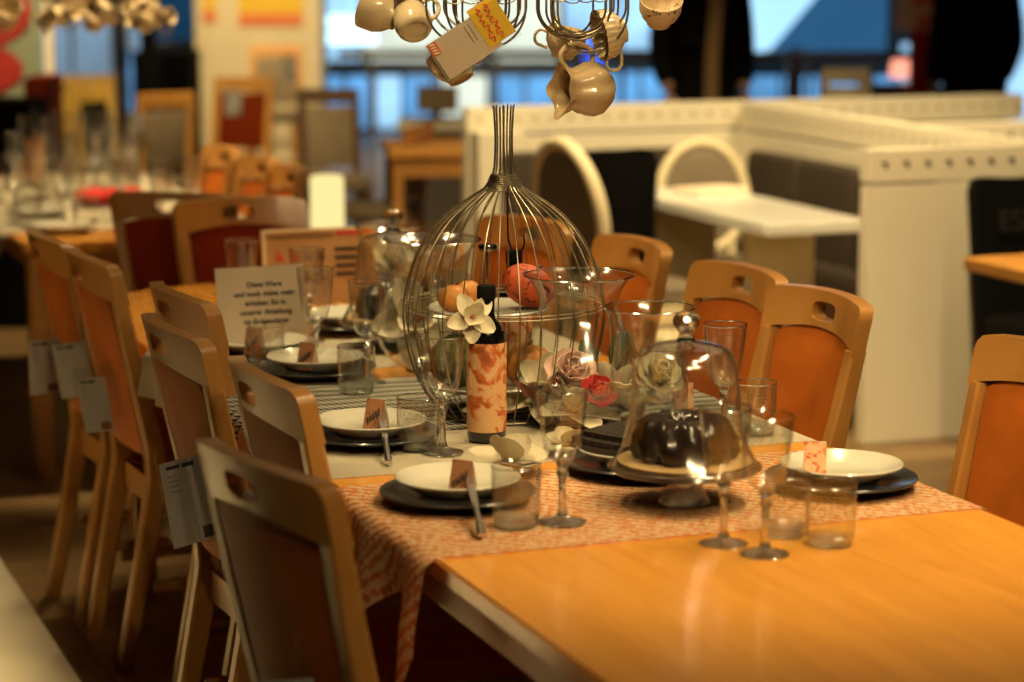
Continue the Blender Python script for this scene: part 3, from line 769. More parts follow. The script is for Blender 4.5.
fruit('dragon_fruit', .047, 'fruit', 'red orange dragon fruit on the upper tier inside the cage', 'fruit', T(e0[0]-.02, e0[1]+.075, ZR+.206+.040), (1.15, .95, .85), (0, .5, A))
fruit('orange_fruit', .028, 'gourd', 'small orange fruit at the left on the upper tier', 'fruit', T(e0[0]-.015, e0[1]-.075, ZR+.201+.0275), (1.1, 1, .95), (0, 0, A))
fruit('orange_fruit', .026, 'gourd', 'small orange fruit behind the bottle neck on the upper tier', 'fruit', T(e0[0]+.055, e0[1]-.02, ZR+.201+.0255), (1, 1, .98), (0, 0, 1))
fruit('gourd', .052, 'gourd', 'ribbed orange gourd on the lower tier inside the cage', 'gourd', T(e0[0]-.05, e0[1]+.065, ZR+.058+.038), (1, 1, .78), (0, 0, A), .12)
fruit('gourd', .045, 'leaf_red', 'dark brown gourd at the back of the lower tier', 'gourd', T(e0[0]+.075, e0[1]+.02, ZR+.058+.036), (1, 1, .8), (0, 0, A), .12)
mo = MB().ball((0, 0, 0), .054, 4, (1, 1, .95), .05).build('moss_ball', 'moss'); mo.location = T(e0[0]-.03, e0[1]-.072, ZR+.058+.052); tag(mo, 'green moss ball at the left on the lower tier', 'moss ball')

# ------------------------------------------------------------------ text sign and picture board
sg = thing('text_sign', 'white acrylic sign with dark German text on the far end', 'sign', T(1.80, .225, ZR), A+.06)
sg.rotation_euler = (math.radians(-10), 0, A+.06)
sp_p = MB().box((0, 0, .098), (.205, .0012, .190)).build('paper', 'paper', sg, smooth=False)
MB().box((0, -.0022, .099), (.211, .002, .198), bev=.0006, seg=1).build('acrylic_sheet', 'sleeve', sg, smooth=False)
MB().box((0, .024, .0016), (.211, .06, .003), rot=(.17, 0, 0)).build('acrylic_foot', 'sleeve', sg, smooth=False)
for i, (s, ln) in enumerate([(.0165, 'Diese Ware'), (.0165, 'und noch vieles mehr'), (.0165, 'erhalten Sie in'), (.0165, 'unserer Abteilung'), (.0165, 'im Erdgeschoss')]):
    text_mesh(ln, s, 'text_line', 'ink', sp_p, (.008, -.0012, .148 - i*.0205), bold=.0004)
pb = thing('picture_board', 'small board with rows of product pictures and dark stripes', 'display board', T(2.52, .565), A-.02)
pb.rotation_euler = (math.radians(-11), 0, A-.02)
M['board_tan'] = plain('board_tan', (.48, .30, .13), .6, var=.05)
pbp = MB().box((0, 0, .095), (.30, .005, .19)).build('panel', 'board_tan', pb, smooth=False)
fr = MB(); fr.box((-.146, -.003, .095), (.010, .006, .19)); fr.box((0, -.003, .187), (.30, .006, .008)); fr.build('frame', 'cream_paint', pb, smooth=False)
MB().box((0, .04, .085), (.012, .004, .18), rot=(.45, 0, 0)).build('prop', 'dark_wood', pb, smooth=False)
MB().box((.095, -.0035, .178), (.10, .003, .014)).build('red_header', 'red_ink', pbp, smooth=False)
MB().box((-.05, -.0032, .170), (.17, .002, .006)).build('header_line', 'tan', pbp, smooth=False)
for r in range(2):
    for c in range(4):
        x = -.105 + c*.036; z = .122 - r*.055
        q = MB(); q.box((x, -.0035, z-.006), (.018, .002, .012)); q.box((x-.004, -.0035, z+.006), (.007, .002, .022), rot=(0, -.25, 0)); q.build('picture', 'leaf_red' if c > 1 else 'red_ink', pbp, smooth=False)
for k in range(4): MB().box((.068, -.0035, .135 - k*.021), (.060, .002, .009)).build('stripe', 'ink', pbp, smooth=False)

#@@RACK@@
# ------------------------------------------------------------------ hanging wire mug racks with crockery
def hoopset(par, cx, cz, w, h, n, seed):
    rnd = random.Random(seed)
    for k in range(n):
        ww = w*(.45 + .55*rnd.random()); hh = h*(.55 + .45*rnd.random()); dy = rnd.uniform(-.05, .05); dx = rnd.uniform(-.018, .018); tl = rnd.uniform(-.35, .35)
        pts = []
        for i in range(25):
            a = PI + PI*i/24
            pts.append((cx + dx + ww/2*math.cos(a) + tl*hh*.2*math.sin(a), dy*(1+.6*math.cos(a*2)), cz + hh*math.sin(a)))
        top = cz + .17
        pts = [(cx + dx*.2 - ww*.05, 0, top)] + [(pts[0][0], pts[0][1], cz+.06)] + pts + [(pts[-1][0], pts[-1][1], cz+.06)] + [(cx + dx*.2 + ww*.05, 0, top)]
        pts = [Vector(p) for p in pts]
        MB().tube(pts, .0022, 6).build('wire_loop', 'wire', par)
    for k in range(4):
        q = []; r0 = w*.20; ph = rnd.random()*6
        for i in range(40):
            a = ph + i*.42; r = r0*(1-.6*i/40); q.append((cx + rnd.uniform(-.001, .001) + (k-1.5)*w*.18 + r*math.cos(a), -.03+.02*k, cz + .035 + r*math.sin(a)))
        MB().tube(q, .0013, 5).build('spiral', 'wire_pale', par)
def mug_rack(label, loc, rotz):
    r = thing('wire_mug_rack', label, 'hanging rack', loc, rotz, 'hanging wire mug racks')
    hoopset(r, -.058, 0, .17, .075, 8, 3); hoopset(r, .123, 0, .14, .085, 9, 5)
    MB().tube([(-.30, 0, .17), (-.1, 0, .19), (.12, 0, .185), (.30, 0, .16)], .004, 8).build('cross_bar', 'wire', r)
    MB().tube([(.02, 0, .19), (.02, 0, 1.86)], .003, 8).build('hanger_rod', 'wire', r)
    MB().tube([(-.21, 0, .175), (-.235, -.02, .10), (-.225, 0, .07), (-.20, 0, .075)], .002, 6).build('cup_hook', 'wire', r)
    MB().tube([(.25, 0, .165), (.268, -.01, .10), (.262, 0, .06), (.25, 0, .06)], .002, 6).build('cup_hook', 'wire', r)
    return r
RZ = 1.536; RY = 4.42
rk = mug_rack('hanging wire mug rack with loops and spirals above the cage', (0, RY, RZ), 0.0)
# creamer jug: lathe with fluted wavy body, wavy rim with spout, loop handle
def creamer(mat):
    t = thing('creamer_jug', '', 'jug')
    prof_o = [(.018, 0), (.029, .0), (.034, .005), (.046, .020), (.051, .038), (.048, .056), (.041, .070), (.038, .080), (.041, .092), (.046, .102)]
    prof = [(0, .004)] + prof_o + [(.043, .101), (.038, .092), (.035, .080), (.038, .070), (.045, .055), (.048, .038), (.043, .021), (.028, .007), (0, .006)]
    def wob(r, z, a):
        k = min(1, max(0, (z-.02)/.03)); rr = r*(1 + .045*math.cos(7*a + z*16)*min(1, z/.02))
        top = max(0, (z-.085)/.017); sp = math.exp(-((a-PI)/.45)**2)
        return rr + top*(sp*.007 + .003*math.cos(4*a)), top*(.006*sp + .004*math.cos(4*a))
    MB().lathe(prof, 64, wob=wob).build('body', mat, t, angle=80)
    h = [(.038, 0, .086), (.052, 0, .098), (.068, 0, .098), (.080, 0, .086), (.084, 0, .066), (.079, 0, .046), (.066, 0, .034), (.048, 0, .034)]
    hs = smooth_prof([(p[0], p[2]) for p in h], 3)
    MB().tube([(x, 0, z) for x, z in hs], [.0048]*len(hs), 10).build('handle', mat, t)
    return t
def cup(mat, band=None, floral=False, flute=0.0, R=.044, H_=.060):
    t = thing('teacup', '', 'cup')
    prof = [(0, .004), (.018, .004), (.020, 0), (.024, 0), (.025, .006), (R*.80, .018), (R*.96, H_*.55), (R, H_), (R*.96, H_+.001), (R*.90, H_*.55), (R*.70, .021), (0, .010)]
    def wob(r, z, a): return (r*(1+flute*math.cos(24*a)*(z > .008)), 0)
    MB().lathe(prof, 96 if flute else 48, wob=wob if flute else None).build('bowl', 'floral' if floral else mat, t, angle=60)
    h = smooth_prof([(R*.93, H_*.82), (R+.014, H_*.88), (R+.024, H_*.66), (R+.018, H_*.38), (R*.84, H_*.26)], 4)
    MB().tube([(x, 0, z) for x, z in h], .0034, 8).build('handle', mat, t)
    if band: MB().lathe([(R*1.0, H_*.90), (R*1.025, H_*.95), (R*1.025, H_*1.0), (R*.985, H_*1.02)], 48).build('band', band, t)
    return t
def mug(mat, band):
    t = thing('mug', '', 'mug')
    MB().lathe([(0, .006), (.024, .006), (.026, 0), (.031, 0), (.036, .008), (.039, .02), (.037, .045), (.031, .062), (.031, .078), (.0335, .090), (.0315, .090), (.028, .078), (.028, .062), (.034, .045), (.035, .02), (0, .010)], 48).build('body', mat, t, angle=60)
    MB().lathe([(.0325, .060), (.0325, .079)], 48).build('band', band, t, angle=80)
    h = smooth_prof([(.032, .076), (.052, .080), (.060, .058), (.054, .034), (.037, .022)], 4)
    MB().tube([(x, 0, z) for x, z in h], .0042, 8).build('handle', mat, t)
    return t
JG = Proto(creamer('beige_glaze')); CP = Proto(cup('creamware')); CF = Proto(cup('creamware', floral=True)); CU = Proto(cup('creamware', band='dark_cup', flute=.02, R=.05, H_=.056)); MU = Proto(mug('creamware', 'dark_cup'))
GH = 'crockery hanging from the wire rack'
def oriented(tr, axis_up, handle_dir):
    """rotation whose local z is axis_up and whose local x leans to handle_dir"""
    z = Vector(axis_up).normalized(); x = Vector(handle_dir); x = (x - z*x.dot(z)).normalized(); y = z.cross(x)
    return Matrix((x, y, z)).transposed().to_euler()
def hang(P_, label, top, up, hd, hx, hz, scale=1.0):
    """top: point the handle hangs from; hx, hz: handle's grip point in the cup's own frame"""
    e = oriented(None, up, hd); off = e.to_matrix() @ Vector((hx, 0, hz)) * scale
    return P_.put(label, Vector(top) - off, e, GH, scale)
def hung(P_, label, c, up, hd, zc, scale=1.0):
    """c: where the middle of the piece is; zc: height of that middle in its own frame"""
    e = oriented(None, up, hd); return P_.put(label, Vector(c) - e.to_matrix() @ Vector((0, 0, zc*scale)), e, GH, scale)
hung(JG, 'glossy beige creamer jug hanging lowest on its side from the rack', (.131, RY, 1.389), (-.90, -.42, .02), (.06, .1, 1), .052, .98)
hung(CF, 'floral teacup hanging behind the creamer jug', (.098, RY+.085, 1.468), (.18, -.15, 1), (-1, -.15, -.05), .03, .86)
hung(CU, 'fluted cream teacup with dark rim hanging right of the creamer', (.181, RY+.02, 1.490), (-.92, -.22, -.18), (.2, 0, -1.0), .028, .92)
hung(CF, 'floral cup hanging at the far right of the rack', (.268, RY, 1.530), (.05, -.55, .8), (.1, .8, .5), .03, .90)
hung(MU, 'cream mug with dark band at the left, base turned to view', (-.184, RY+.02, 1.520), (-.25, .72, .62), (.9, .2, .3), .045, .90)
hung(CP, 'plain cream cup hanging outermost left on the rack', (-.238, RY+.05, 1.530), (-.80, .25, .35), (-.2, 0, 1), .03, 1.05)
hung(CP, 'plain cream cup hanging behind the price tag', (-.106, RY+.07, 1.428), (-.45, .3, .85), (.9, .1, .6), .03, 1.0)
# price tag with the yellow corner
tg = thing('price_tag', 'tilted white price tag with yellow corner hanging from the rack', 'price tag', (-.060, RY-.075, 1.487), 0)
tg.rotation_euler = (.08, math.radians(-33), -.05)
tp_ = MB().box((-.030, 0, .0), (.118, .0012, .074)).build('paper', 'paper', tg, smooth=False)
yp_ = MB().box((.034, -.001, .010), (.056, .0012, .078)).build('yellow_part', 'yellow', tg, smooth=False)
MB().box((-.012, -.0016, .0), (.160, .0008, .080)).build('clear_sleeve', 'sleeve', tg, smooth=False)
MB().box((-.086, -.0012, -.004), (.0035, .001, .062)).build('dark_strip', 'ink_grey', tp_, smooth=False)
q = MB(); q.box((-.078, -.0014, .024), (.016, .001, .024)); q.build('orange_stamp', 'orange_ink', tp_, smooth=False)
for k in range(4): MB().box((-.078, -.0022, .0325-k*.0056), (.009, .0006, .0022), rot=(0, .3, 0)).build('stamp_stroke', 'paper', tp_, smooth=False)
for k, x in enumerate((-.012, -.004)): MB().box((x, -.0012, .012), (.0014, .0006, .034)).build('printed_line', 'ink_grey', tp_, smooth=False)
for k, (dx, am) in enumerate(((.022, .006), (.038, .007))):
    pts = [(dx + am*math.sin(i*1.1)*.7 + .002*math.sin(i*.4), -.0022, .042 - .066*i/34 + .002*math.cos(i*1.7)) for i in range(35)]
    MB().tube(pts, .0012, 5).build('red_lettering', 'red_ink', yp_)
MB().tube([(.06, 0, .03), (.075, .02, .06), (.085, .05, .10)], .0006, 5).build('string', 'wire_pale', tg)
# second rack, far away above the left table
rk2 = dup(rk, 'blurred far wire rack of cups hanging over the far left table', T(5.0, .46, 1.47), A, 'hanging wire mug racks', 1.0)
bs = T(5.0, .46, 1.46)
for i in range(22):
    a = random.uniform(-.30, .22); d = random.uniform(-.12, .12); P_ = (CP, MU, CF)[i % 3]
    p = Vector((bs.x + a, bs.y + d, 1.42 + random.uniform(-.05, .08)))
    P_.put('blurred cream cup hanging from the far rack', p, (random.uniform(-1.5, 1.5), random.uniform(-1.5, 1.5), random.uniform(0, 6)), 'cups on the far rack')

# ------------------------------------------------------------------ price tags on chairs
def price_tag(w, h, red=False):
    t = thing('price_tag', '', 'price tag')
    pp_ = MB().box((0, 0, -h/2), (w, .0012, h)).build('paper', 'paper_grey', t, smooth=False)
    MB().box((0, -.0016, -h/2+.008), (w+.010, .0008, h+.030)).build('clear_sleeve', 'sleeve', t, smooth=False)
    MB().box((-w*.26, -.0012, -h*.07), (w*.26, .001, h*.035)).build('printed_heading', 'ink', pp_, smooth=False)
    MB().box((.02*w, -.0012, -h*.075), (w*.22, .001, h*.05)).build('printed_block', 'ink', pp_, smooth=False)
    for k in range(4): MB().box((-w*.30 + .03*w*(k % 2), -.0012, -h*(.17+.06*k)), (w*(.16+.07*(k % 2)), .0008, h*.012)).build('printed_line', 'ink_grey', pp_, smooth=False)
    MB().box((w*.28, -.0012, -h*.90), (w*.36, .001, h*.14)).build('dark_corner', 'leaf_red' if red else 'ink', pp_, smooth=False)
    MB().tube([(0, 0, .008), (.004, .004, .05), (0, .012, .10)], .0007, 5).build('string', 'wire_pale', t)
    return t
PT = Proto(price_tag(.105, .165)); PS = Proto(price_tag(.070, .115, True))
GT = 'price tags on chairs'
PT.put('large white price tag hanging from the chair beyond the nearest one', T(.98, -.145, .71), (0, math.radians(-9), A+.15), GT)
PT.put('white price tag at the bottom edge on the nearest chair', T(-.215, -.265, .645), (0, 0, A-.1), GT)
PS.put('left one of two white tags on the farthest left chair', T(2.46, -.155, .705), (0, 0, A+.35), GT, 1.15)
PS.put('right one of two white tags on the farthest left chair', T(2.36, -.112, .71), (0, math.radians(-8), A-.5), GT)
PS.put('narrow white tag on the chair second from the back left', T(2.10, -.11, .67), (0, math.radians(-10), A-.75), GT, 1.1)

#@@FARTABLE@@
# ------------------------------------------------------------------ far left table setting
cloth('table_cloth', 'cream cloth over the glass laden far left table', 'cream_cloth', 4.30, 6.2, lambda t: .08, v0=.05, v1=.87, zoff=.0006)
GW = 'glasses crowded on the far left table'
spots = []
rnd = random.Random(11)
for i in range(26):
    for _ in range(40):
        u = rnd.uniform(4.25, 6.05); v = rnd.uniform(.10, .82)
        if all((u-a)**2+(v-b)**2 > .0085 for a, b in spots) and abs(u-5.04)+abs(v-.45) > .2: spots.append((u, v)); break
for i, (u, v) in enumerate(spots):
    (WG if i % 3 else TU).put('blurred ' + ('wine glass' if i % 3 else 'tumbler') + ' on the crowded far left table', T(u, v), rnd.random()*6, GW + (' wine' if i % 3 else ' tumbler'))
PW.put('white plate nearest the front corner of the far left table', T(4.28, .22), 0, 'white plates on the far left table')
PW.put('white plate behind the red cloth on the far left table', T(4.75, .22), 0, 'white plates on the far left table')
PW.put('white plate at the right side of the far left table', T(4.45, .62), 0, 'white plates on the far left table')
BT.put('dark bottle standing at the back of the far left table', T(5.75, .38), 1.0, 'wine bottles')
# red cloth rose
b = MB()
for k in range(9):
    a = k*2.4; b.ball((.05*math.cos(a)*(1+.1*k), .035*math.sin(a), .03 + .005*(k % 3)), .036, 3, (1.2, 1, .8), .07)
rc = b.build('red_napkin', 'red_cloth', loc=T(5.0, .50), rot=A); tag(rc, 'crumpled red napkin on the far left table', 'napkin')
# tall glass cylinders
def cyl_vase():
    t = thing('cylinder_vase', '', 'vase')
    MB().lathe([(.052, .30), (.052, .02), (.048, .006), (.03, .003)], 40).build('wall', 'thin', t, angle=80)
    MB().lathe([(0, .012), (.046, .012), (.050, .004), (.046, 0), (0, 0)], 40).build('base', 'solid', t); return t
CV = Proto(cyl_vase())
for i, (u, v) in enumerate(((5.30, .30), (5.42, .44), (5.55, .58), (5.25, .62))):
    CV.put(['left', 'second', 'third', 'nearest right'][i] + ' tall clear glass cylinder on the far left table', T(u, v), 0, 'tall glass cylinders')
# tall thin candlestick
cs_ = thing('candlestick', 'tall slim metal candlestick with pale candle on the far left table', 'candlestick', T(5.62, .20), 0)
MB().lathe([(0, 0), (.05, 0), (.05, .006), (.012, .015), (.007, .04), (.006, .30), (.016, .31), (.018, .32), (0, .32)], 24).build('stick', 'wire_pale', cs_)
MB().lathe([(0, .32), (.02, .32), (.02, .44), (.004, .445), (0, .45)], 20).build('candle', 'petal_pink', cs_)

#@@BOOTH@@
# ------------------------------------------------------------------ white half walls and booth on the right
def half_wall(label, u0, u1, v0, v1, h, cut):
    t = thing('half_wall', label, 'partition', T((u0+u1)/2, (v0+v1)/2, 0), A, 'white half walls')
    su, sv = u1-u0, v1-v0
    MB().box((0, 0, (h-.12)/2), (sv, su, h-.12), bev=.004).build('panel', 'white_paint', t, smooth=False)
    tb = MB().box((0, 0, h-.055), (sv+.004, su+.006, .11), bev=.004).build('top_band', 'white_paint', t, smooth=False)
    n = int(max(sv, su)/.08)
    for k in range(min(n, 40)):
        if sv > su:
            x = -sv/2 + .055 + k*.08; q = MB(); q.box((x, -su/2-.004, h-.045), (.022, .003, .010)); q.box((x+.006, -su/2-.004, h-.054), (.010, .003, .018))
        else:
            y = -su/2 + .055 + k*.08; q = MB(); q.box((-sv/2-.003, y, h-.045), (.003, .022, .010)); q.box((-sv/2-.003, y+.006, h-.054), (.003, .010, .018))
        q.build('slot', cut, tb, smooth=False)
    return t
M['faint'] = plain('faint_print', (.012, .011, .010), .8)
M['slot_tan'] = plain('slot_tan', (.42, .36, .24), .7)
half_wall('white half wall nearest at the right with a row of dark slots', 3.65, 3.71, 2.75, 4.4, .985, 'ink')
half_wall('long white half wall behind the white table', 6.05, 6.11, 2.20, 4.85, .985, 'slot_tan')
half_wall('white half wall running back from the nearest one', 3.75, 6.0, 3.42, 3.48, .985, 'slot_tan')
half_wall('low white divider at the far right edge', 5.0, 5.06, 3.75, 5.2, .95, 'ink_grey')
MB_ = MB().box((0, 0, .49), (.20, .10, .80), bev=.004).build('end_post', 'white_paint', loc=T(5.98, 2.31, 0), rot=A, smooth=False)
tag(MB_, 'white end post closing the booth behind the cage', 'post')
MB_.data.name = 'end_post'
# bench
bn = thing('corner_bench', 'dark brown upholstered bench along the long white wall', 'bench', T(5.74, 2.60, 0), A)
for k, x in enumerate((-.10, .30)):
    MB().box((x, .17, .60), (.385, .10, .42), rot=(-.08, 0, 0), bev=.03, seg=3).build('back_cushion', 'brown_uphol', bn)
MB().box((.10, 0, .38), (.80, .45, .12), bev=.03, seg=3).build('seat_cushion', 'brown_uphol', bn)
MB().box((.10, .02, .16), (.78, .40, .32), bev=.005).build('base', 'dark_wood', bn, smooth=False)
bn2 = thing('corner_bench', 'dark brown upholstered bench along the receding white wall', 'bench', T(4.75, 3.22, 0), A)
for k, y in enumerate((-.70, -.235, .23, .695)):
    MB().box((.10, y, .60), (.10, .455, .42), rot=(0, .08, 0), bev=.03, seg=3).build('back_cushion', 'brown_uphol', bn2)
MB().box((.06, 0, .38), (.18, 1.84, .12), bev=.03, seg=3).build('seat_cushion', 'brown_uphol', bn2)
MB().box((.065, 0, .16), (.16, 1.80, .32), bev=.005).build('base', 'dark_wood', bn2, smooth=False)
# white dining table in the booth
wt = thing('white_table', 'glossy white table in front of the dark bench', 'table', T(4.56, 2.62, 0), A)
M['white_gloss'] = plain('white_gloss', (.82, .82, .76), .2, var=.02, coat=.4)
MB().box((0.09, 0, .70), (.36+.04, 1.28, .04), bev=.004).build('tabletop', 'white_gloss', wt, smooth=False)
MB().box((.08, -.36, .34), (.26, .05, .68), bev=.004).build('panel_leg', 'cream_paint', wt, smooth=False)
MB().box((.08, .44, .34), (.26, .05, .68), bev=.004).build('panel_leg', 'cream_paint', wt, smooth=False)
MB().box((.08, .02, .20), (.04, .76, .05), bev=.004).build('stretcher', 'cream_paint', wt, smooth=False)
mgz = MB().box((0, 0, .012), (.24, .17, .022), bev=.002).build('magazine_stack', 'paper', loc=T(4.92, 2.78, .72), rot=A+.2, smooth=False); tag(mgz, 'flat printed folder lying on the white table', 'folder')
# oval back chairs
def oval_chair():
    t = thing('oval_back_chair', '', 'chair')
    RK = math.radians(10); cz, rx, rz = .72, .20, .235
    def pt(a, k=1.0):
        x = rx*k*math.sin(a); z = cz + rz*k*math.cos(a); return Vector((x, -.20 - math.tan(RK)*(z-.45), z))
    pts = [pt(2*PI*i/48) for i in range(48)]; pts.append(pts[0])
    MB().tube(pts, .024, 10, caps=False, sx=1.0).build('back_frame', 'cream_paint', t)
    o = [(rx*.9*math.sin(2*PI*i/40), cz + rz*.9*math.cos(2*PI*i/40)) for i in range(40)]
    MB().plate_from_rings(o, None, .02, lambda x, z, y: Vector((x, -.20 - math.tan(RK)*(z-.45) + y, z)), 5, .014).build('back_pad', 'grey_uphol', t, angle=70)
    o = resample(arc(.14, .16, .06, 0, 90, 6) + arc(-.14, .16, .06, 90, 180, 6) + arc(-.14, -.14, .05, 180, 270, 5) + arc(.14, -.14, .05, 270, 360, 5), 48)
    MB().plate_from_rings(o, None, .05, lambda x, y, z: Vector((x, y, .44+z)), 5, .018).build('seat', 'grey_uphol', t, angle=60)
    MB().plate_from_rings([(x*1.04, y*1.04) for x, y in o], None, .06, lambda x, y, z: Vector((x, y, .385+z)), 2).build('seat_frame', 'cream_paint', t, angle=50)
    for sx, sy in ((-.15, .16), (.15, .16), (-.14, -.16), (.14, -.16)):
        MB().tube([(sx, sy, .37), (sx*1.02, sy*1.05, .25), (sx*1.06, sy*1.18, 0)], [.026, .022, .014], 10).build('leg', 'cream_paint', t)
    for s in (-1, 1): MB().tube([(s*.12, -.185, .40), (s*.125, -.205, .52)], .018, 8).build('back_support', 'cream_paint', t)
    return t
OC = Proto(oval_chair())
def place(P_, u, v, rot, label, group=None, scale=None): return P_.put(label, T(u, v, 0), A + math.radians(rot), group, scale)
GO = 'cream oval back chairs'
place(OC, 4.34, 2.205, -80, 'cream oval back chair right behind the wire cage', GO, 1.03)
place(OC, 5.25, 2.97, 172, 'cream oval back chair at the left end of the white table', GO, .90)
cu_ = MB().box((0, 0, 0), (.08, .34, .34), bev=.035, seg=3).build('cushion', 'cream_paint', loc=T(3.98, 3.13, .625), rot=(0, .16, A)); tag(cu_, 'cream cushion leaning on the dark bench behind the nearest white wall', 'cushion')
# black covered chairs
def cover_chair(lettering=False):
    t = thing('covered_chair', '', 'chair')
    o = resample([(-.20, .02), (.20, .02), (.215, .5)] + arc(.17, .89, .045, 0, 90, 5) + [(0, .925)] + arc(-.17, .89, .045, 90, 180, 5) + [(-.215, .5)], 60)
    MB().plate_from_rings(o, None, .05, lambda x, z, y: Vector((x, -.21 - .16*max(0, z-.45) + y - .02*(1-(x/.2)**2), z)), 6, .01).build('back_cover', 'black', t, angle=60)
    MB().box((0, 0, .25), (.42, .40, .46), bev=.03, seg=3).build('seat_cover', 'black', t)
    MB().tube([(-.17, -.285, .955-.04), (-.09, -.31, .925), (0, -.315, .918), (.09, -.31, .925), (.17, -.285, .955-.04)], .007, 8).build('piping', 'ink_grey', t)
    if lettering:
        text_mesh('ESM', .10, 'lettering', 'faint', t, (.05, -.212, .76), (PI/2 - .15, 0, PI))
    return t
CC = Proto(cover_chair())
place(CC, 4.84, 2.25, -14, 'black slipcovered chair behind the cage and oval chair', 'black slipcovered chairs', (.95, .9, 1))
PS.put('white card hanging from the black slipcovered chair', T(4.60, 2.33, .76), (0, 0, A), GT, 1.25)
c2 = cover_chair(True); c2['label'] = 'black slipcovered chair with faint lettering at the right edge'; c2['group'] = 'black slipcovered chairs'; c2.location = T(3.22, 3.24, 0); c2.scale = (.96, .96, .96); c2.rotation_euler = (0, 0, A+PI)
# wood table at the right edge
pt_ = thing('pedestal_table', 'small wooden table at the right edge before the black chair', 'table', T(2.72, 3.17, 0), A)
MB().box((0, 0, .70), (.96, .46, .04), bev=.006).build('tabletop', 'orange_wood', pt_, smooth=False)
MB().box((.20, 0, .35), (.10, .10, .66), bev=.006).build('column', 'orange_wood', pt_, smooth=False)
MB().box((.20, 0, .02), (.5, .36, .04), bev=.006).build('foot', 'orange_wood', pt_, smooth=False)
cb = MB().box((0, 0, .15), (.30, .30, .30), bev=.01).build('stool_cube', 'cream_paint', loc=T(4.10, 2.30, 0), rot=A, smooth=False)
q = MB().box((0, 0, .325), (.30, .30, .045), bev=.015, seg=3).build('cushion', 'cream_paint', cb); tag(cb, 'small cream cube stool under the white table', 'stool')

#@@BACKDROP@@
# ------------------------------------------------------------------ furniture further back
pl = struct(MB().box((-1.935, 18.9, 1.7), (.96, .7, 3.4), bev=.01).build('pillar', 'cream_paint', smooth=False))
def poster(label, x0, x1, z0, z1, y, c1, c2):
    t = thing('poster', label, 'poster', ((x0+x1)/2, y, z0), 0)
    MB().box((0, 0, (z1-z0)/2), (x1-x0, .008, z1-z0)).build('sheet', c1, t, smooth=False)
    MB().box((0, -.006, .05), ((x1-x0)*.98, .004, .09)).build('lower_band', c2, t, smooth=False)
    MB().lathe([(0, 0), (.10, 0), (.10, .004), (0, .004)], 32, mat=Matrix(((1, 0, 0), (0, 0, -1), (0, 1.25, 0)))).build('round_motif', c2, t, loc=(0, -.006, (z1-z0)*.62))
    return t
poster('large yellow and orange poster on the cream pillar', -2.08, -1.59, 1.035, 1.75, 18.54, 'yellow', 'orange_ink')
poster('narrow yellow poster at the left edge of the pillar', -2.35, -2.25, 1.06, 1.70, 18.54, 'yellow', 'orange_ink')
def showroom_chair(label, x, y, rz, wd, pad, h=1.0, w=.42, slats=0, group=None):
    t = thing('showroom_chair', label, 'chair', (x, y, 0), rz, group)
    for s in (-1, 1):
        MB().sweep_rect([((s*(w/2-.02), -.23, 0), .02, .02), ((s*(w/2-.02), -.19, .45), .022, .022), ((s*(w/2-.02), -.19-(h-.45)*.16, h), .02, .016)], .004).build('back_post', wd, t, smooth=False)
        MB().sweep_rect([((s*(w/2-.025), .19, 0), .018, .018), ((s*(w/2-.025), .19, .42), .022, .022)], .004).build('front_leg', wd, t, smooth=False)
    MB().box((0, 0, .45), (w, .43, .06), bev=.014).build('seat', pad, t)
    MB().box((0, -.19-(h-.48)*.16, h-.035), (w, .028, .075), rot=(.16, 0, 0), bev=.006).build('top_rail', wd, t, smooth=False)
    if slats:
        for k in range(slats): MB().box(((k-(slats-1)/2)*(w-.1)/slats, -.19-(h-.45)*.08, (h+.45)/2), (.03, .016, h-.52), rot=(.16, 0, 0)).build('slat', wd, t, smooth=False)
    else:
        MB().box((0, -.19-(h-.45)*.08, (h+.47)/2 - .02), (w-.07, .03, h-.60), rot=(.16, 0, 0), bev=.008).build('back_panel', pad, t)
    return t
M['yellow_pad'] = plain('yellow_fabric', (.62, .40, .07), .8)
M['rust_pad'] = plain('rust_fabric', (.17, .022, .003), .8, spec=.08)
M['taupe'] = plain('taupe_fabric', (.20, .15, .09), .8)
GS = 'assorted chairs on show in the background'
showroom_chair('yellow wooden chair with yellow back on show', -2.50, 14.4, PI+.3, 'yellow_wood', 'yellow_pad', .87, .36, 0, GS)
showroom_chair('black padded chair in front of the yellow chair', -2.07, 12.8, PI+.8, 'yellow_wood', 'black', .90, .26, 0, GS)
showroom_chair('orange wood chair with grey pad right of the black chair', -1.86, 12.4, .5, 'orange_wood', 'taupe', .91, .30, 0, GS)
showroom_chair('orange wood chair with rust red pad beside the pillar', -1.58, 13.4, PI-.3, 'orange_wood', 'rust_pad', .91, .36, 0, GS)
sl_ = showroom_chair('orange framed chair with taupe back and cream seat before the pillar', -1.69, 17.2, PI, 'orange_wood', 'taupe', .93, .38, 0, GS)
for k in (-.075, .0, .075): MB().box((k, -.262, .70), (.014, .012, .36), rot=(.16, 0, 0)).build('dark_strip', 'black', sl_, smooth=False)
MB().box((0, 0, .33), (.30, .40, .20), bev=.02).build('seat_skirt', 'cream_paint', sl_)
showroom_chair('dark chair with taupe back right of the pillar', -.90, 12.3, PI+.2, 'dark_wood', 'taupe', .91, .32, 0, GS)
showroom_chair('brown wooden chair at the far desk', -.66, 11.0, 1.3, 'chair_wood', 'taupe', .84, .36, 0, GS)
dup(PT.root, 'pinkish tag on the chair before the pillar', (-1.54, 16.85, .88), 0, GT, 1.0)
dup(PT.root, 'pale tag on the rust red chair', (-1.50, 13.05, .87), 0, GT, .8)
dup(PT.root, 'pale tag on the chair with grey pad', (-1.88, 12.1, .82), 0, GT, .7)
